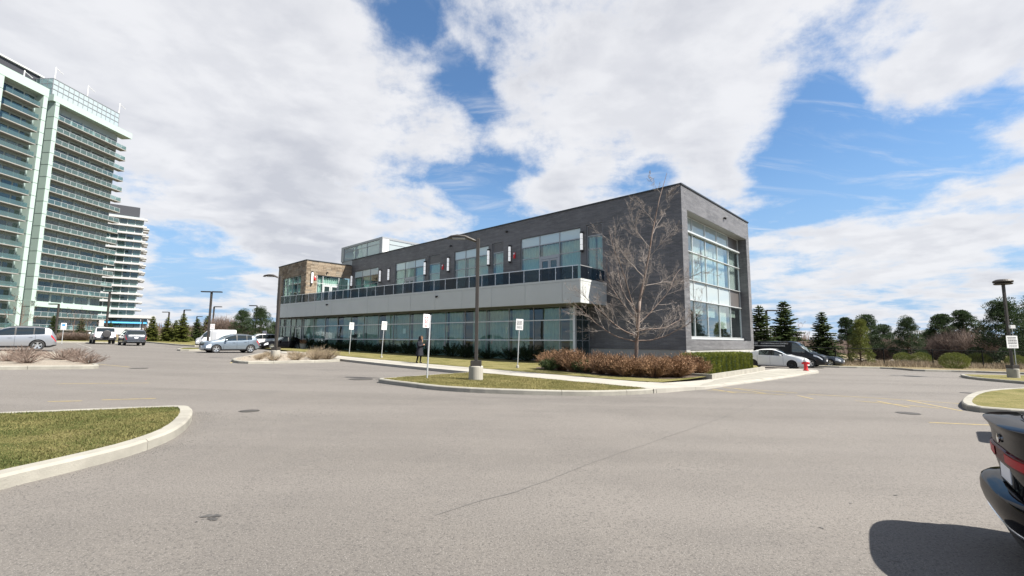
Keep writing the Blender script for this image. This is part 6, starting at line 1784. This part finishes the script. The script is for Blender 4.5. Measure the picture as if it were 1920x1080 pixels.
# --- fire hydrant
def hydrant(x, y):
    t = thing('fire_hydrant', 'red fire hydrant with a white cap at the corner of the concrete apron', 'hydrant', (x, y, walk_z(x, y)), R(-30))
    b = MB(); b.lathe([(.17, 0), (.17, .04), (.12, .05), (.11, .12), (.11, .48), (.14, .49), (.14, .55), (.12, .56)], 20); b.build('barrel', 'red_paint', t)
    b = MB(); b.lathe([(.14, .56), (.14, .61), (.13, .64), (.10, .72), (.05, .76), (.03, .76), (.03, .81), (.0, .81)], 20); b.build('bonnet', 'white_paint', t)
    for a in (0, 90, 180):
        b = MB(); r = .055 if a != 90 else .08; b.lathe([(r, .08), (r, .17), (r*1.25, .18), (r*1.25, .22), (.02, .23)], 14, axis='Y', c=(0, 0, 0)); o = b.build('outlet', 'red_paint', t, loc=(0, 0, .46)); o.rotation_euler = (0, 0, R(a-90))
    b = MB()
    for i in range(8): b.box(-.015, .015, .135, .165, .495, .56, T=Matrix.Rotation(2*pi*i/8, 4, 'Z'))
    b.build('flange_bolt', 'red_paint', t)
hydrant(19.3, 30.95)
# --- blue bins and a pot by the entrance
def cart(x, y, rz, lab):
    t = thing('recycling_bin', lab, 'bin', (x, y, gz(x)+.14), rz)
    b = MB(); b.v = [(-.24, -.26, .08), (.24, -.26, .08), (.24, .26, .08), (-.24, .26, .08), (-.31, -.34, .95), (.31, -.34, .95), (.31, .36, .98), (-.31, .36, .98)]; b.f = [(0, 3, 2, 1), (0, 1, 5, 4), (1, 2, 6, 5), (2, 3, 7, 6), (3, 0, 4, 7), (4, 5, 6, 7)]; b.m = [0]*6
    put('tub', bevel(b.mesh('tub', 'bin_blue'), .02, 2), t)
    b = MB(); b.box(-.33, .33, -.37, .38, .965, 1.02); put('lid', bevel(b.mesh('lid', 'bin_blue'), .02, 2), t)
    for sd in (-1, 1): b = MB(); b.lathe([(.1, -.03), (.1, .03)], 14, axis='X' if 0 else 'Y'); o = b.build('wheel', 'tyre', t, loc=(sd*.26, .3, .1)); o.rotation_euler = (0, 0, R(90))
sx, sy = CA(37.7, .5); x, y, _ = AW(sx, sy, 0); cart(x, y, 2.2, 'blue recycling bin by the entrance, left of the pair')
sx, sy = CA(36.7, .5); x, y, _ = AW(sx, sy, 0); cart(x, y, 2.4, 'blue recycling bin by the entrance, right of the pair')
sx, sy = CA(34.6, .6); x, y, _ = AW(sx, sy, 0); t = thing('plant_pot', 'pale pot with a reddish plant right of the blue bins', 'pot', (x, y, gz(x)+.15))
b = MB(); b.lathe([(.22, 0), (.26, .1), (.34, .5), (.37, .52), (.37, .58), (.32, .58), (.30, .5), (.0, .5)], 18); b.build('pot', 'concrete', t, smooth=False)
m = twigs_mesh(.4, .6, 120, 55, 'twig_brown', .008, 3); o = put('twigs', m, t, (0, 0, .5))
# --- low boulder-like concrete base by the left lamp is part of the lamp; loose light stones in the bed
rr = random.Random(19); b = MB()
for i in range(900):
    k = rr.random(); x = -14.2+rr.gauss(0, 1.3)-k*3; y = 27.6+k*8+rr.gauss(0, .8)
    s = rr.uniform(.03, .09); z = gz(x)+.135
    b.v += [(x+s, y, z), (x, y+s*.8, z), (x-s*.9, y, z), (x, y-s, z), (x, y, z+s*.7)]; n = len(b.v)-5; b.f += [(n, n+1, n+4), (n+1, n+2, n+4), (n+2, n+3, n+4), (n+3, n, n+4)]; b.m += [0]*4
def inpoly(x, y, poly):
    c = False
    for i in range(len(poly)):
        x1, y1 = poly[i-1]; x2, y2 = poly[i]
        if (y1 > y) != (y2 > y) and x < (x2-x1)*(y-y1)/(y2-y1)+x1: c = not c
    return c
b2 = MB()
for k in range(0, len(b.v), 5):
    if inpoly(b.v[k+4][0], b.v[k+4][1], innBA):
        n = len(b2.v); b2.v += b.v[k:k+5]; b2.f += [(n, n+1, n+4), (n+1, n+2, n+4), (n+2, n+3, n+4), (n+3, n, n+4)]; b2.m += [0]*4
stuff(b2.build('loose_stones', 'gravel'), 'loose pale stones in the gravel bed', 'stones')

# --- the person on the walk
def person():
    t = thing('person', 'person in a long dark hooded winter coat standing on the walk, arms folded', 'person', (-5.72, 29.3, walk_z(-5.72, 29.3)), R(-8))
    def skin(name, verts, edges, mt, sub=2):
        me = bpy.data.meshes.new(name); me.from_pydata([v[:3] for v in verts], edges, [])
        o = bpy.data.objects.new('tmp_skin', me); COL.objects.link(o)
        md = o.modifiers.new('s', 'SKIN'); md.use_smooth_shade = True
        for i, v in enumerate(verts):
            sv = me.skin_vertices[0].data[i]; r = v[3]; sv.radius = (r if not hasattr(r, '__len__') else r[0], r if not hasattr(r, '__len__') else r[1]); sv.use_root = (i == 0)
        o.modifiers.new('u', 'SUBSURF').levels = sub
        dg = bpy.context.evaluated_depsgraph_get(); dg.update()
        r = bpy.data.meshes.new_from_object(o.evaluated_get(dg)); bpy.data.objects.remove(o)
        r.name = name; r.materials.clear(); r.materials.append(MAT[mt]); r.polygons.foreach_set('use_smooth', [True]*len(r.polygons))
        return put(name, r, t)
    # facing +x (towards the right of the picture); body with legs and arms as one surface
    V = [(0, 0, .86, .15), (.01, 0, 1.08, .155), (.02, 0, 1.28, .165), (.03, 0, 1.40, .10), (.045, 0, 1.47, .06),
         (0, .09, .80, .09), (.05, .10, .45, .062), (.03, .10, .10, .045), (.0, .10, .05, .045), (.15, .105, .03, .038),
         (0, -.09, .80, .09), (-.06, -.10, .45, .062), (-.13, -.10, .12, .045), (-.17, -.10, .06, .045), (-.04, -.105, .03, .038),
         (.01, .19, 1.36, .075), (-.02, .25, 1.12, .065), (.15, .17, 1.04, .05), (.22, .06, 1.08, .036),
         (.01, -.19, 1.36, .075), (-.02, -.26, 1.12, .065), (.14, -.19, 1.06, .05), (.22, -.06, 1.10, .036)]
    E = [(0, 1), (1, 2), (2, 3), (3, 4), (0, 5), (5, 6), (6, 7), (7, 8), (8, 9), (0, 10), (10, 11), (11, 12), (12, 13), (13, 14), (2, 15), (15, 16), (16, 17), (17, 18), (2, 19), (19, 20), (20, 21), (21, 22)]
    body = skin('body', V, E, 'trousers')
    # head with face
    hd = MB(); hd.lathe([(.005, 1.45), (.05, 1.455), (.075, 1.50), (.082, 1.56), (.080, 1.61), (.06, 1.655), (.02, 1.675)], 16, c=(.06, 0, 0)); h = hd.build('head', 'skin', body, smooth=True)
    b = MB(); b.tube([(.135, 0, 1.575), (.165, 0, 1.545), (.14, 0, 1.535)], [.008, .016, .012], 6); b.build('nose', 'skin', body, smooth=True)
    for sd in (-1, 1):
        b = MB(); b.lathe([(.0, -.012), (.012, 0), (.0, .012)], 8, c=(.132, sd*.032, 1.578)); b.build('eye', 'hair', body)
    b = MB(); b.box(.128, .142, -.025, .025, 1.505, 1.513); b.build('mouth', 'sign_red', body)
    # quilted coat: stacked ribs, a little flared
    pr = []; z = .46; k = 0
    while z < 1.40:
        f = (z-.46)/.94; w = .265-.06*f-.02*sin(pi*f) + (.02 if f < .25 else 0)
        if f > .86: w *= 1-(f-.86)*2.6
        pr += [(w*.96, z), (w*1.04, z+.03), (w*.97, z+.062)]; z += .066
    ct = MB(); ct.lathe([(.20, .47)]+pr, 24); ct.v = [(x*.80+.012+.02*(zz-.9), y, zz) for x, y, zz in ct.v]; ct.build('coat', 'coat', body, smooth=True)
    # sleeves folded over the chest
    for sd in (-1, 1):
        b = MB(); b.tube([(.015, sd*.17, 1.36), (-.01, sd*.245, 1.24), (-.01, sd*.262, 1.10), (.06, sd*.25, 1.06), (.19, sd*.13, 1.10), (.235, sd*.0, 1.14)], [.085, .085, .078, .075, .066, .055], 10); b.build('sleeve', 'coat', body, smooth=True)
        # hand tucked on the other sleeve, five fingers
        hb = MB(); o = Vector((.265, -sd*.03, 1.145)); hb.tube([o+Vector((0, sd*.03, 0)), o+Vector((.012, -sd*.02, .0)), o+Vector((.01, -sd*.055, .0))], [.022, .03, .026], 8)
        for q in range(4): hb.tube([o+Vector((.01, -sd*.05, .024-.016*q)), o+Vector((.012, -sd*.085, .022-.016*q)), o+Vector((-.006, -sd*(.112-.006*abs(q-1)), .02-.016*q))], [.0085, .008, .006], 5)
        hb.tube([o+Vector((.0, sd*.01, .028)), o+Vector((.006, -sd*.02, .05)), o+Vector((.0, -sd*.045, .055))], [.009, .008, .006], 5); hb.build('hand', 'skin', body, smooth=True)
    # hood with fur rim
    hb = MB(); n = 16; rows = 8
    for i in range(rows+1):
        th = pi*.34+pi*.66*i/rows                      # from the face opening round to the back
        for j in range(n):
            ph = 2*pi*j/n; hb.v.append((.045+.135*cos(th), .122*sin(th)*sin(ph), 1.565+.140*sin(th)*cos(ph)))
    for i in range(rows):
        for j in range(n): hb.f.append((i*n+j, i*n+(j+1) % n, (i+1)*n+(j+1) % n, (i+1)*n+j)); hb.m.append(0)
    hb.lathe([(.13, 1.34), (.145, 1.40), (.125, 1.46), (.10, 1.5)], 16, c=(.02, 0, 0)); hb.build('hood', 'coat', body, smooth=True)
    fb = MB(); pts = [(.115, .105*sin(a), 1.562+.122*cos(a)) for a in [-.82*pi+1.64*pi*k/16 for k in range(17)]]
    fb.tube(pts, .022, 7); rr = random.Random(3)
    for k in range(260):
        p = Vector(rr.choice(pts)); leafquad(fb, p, rvec(rr)+Vector((.6, 0, 0)), .06, .006, rr)
    fb.build('fur_trim', 'fur', body)
    sc_ = MB(); sc_.tube([(.11, .08, 1.46), (.14, .02, 1.41), (.15, -.02, 1.34), (.16, -.05, 1.24)], [.04, .045, .04, .03], 8); sc_.build('scarf', 'fur', body, smooth=True)
person()
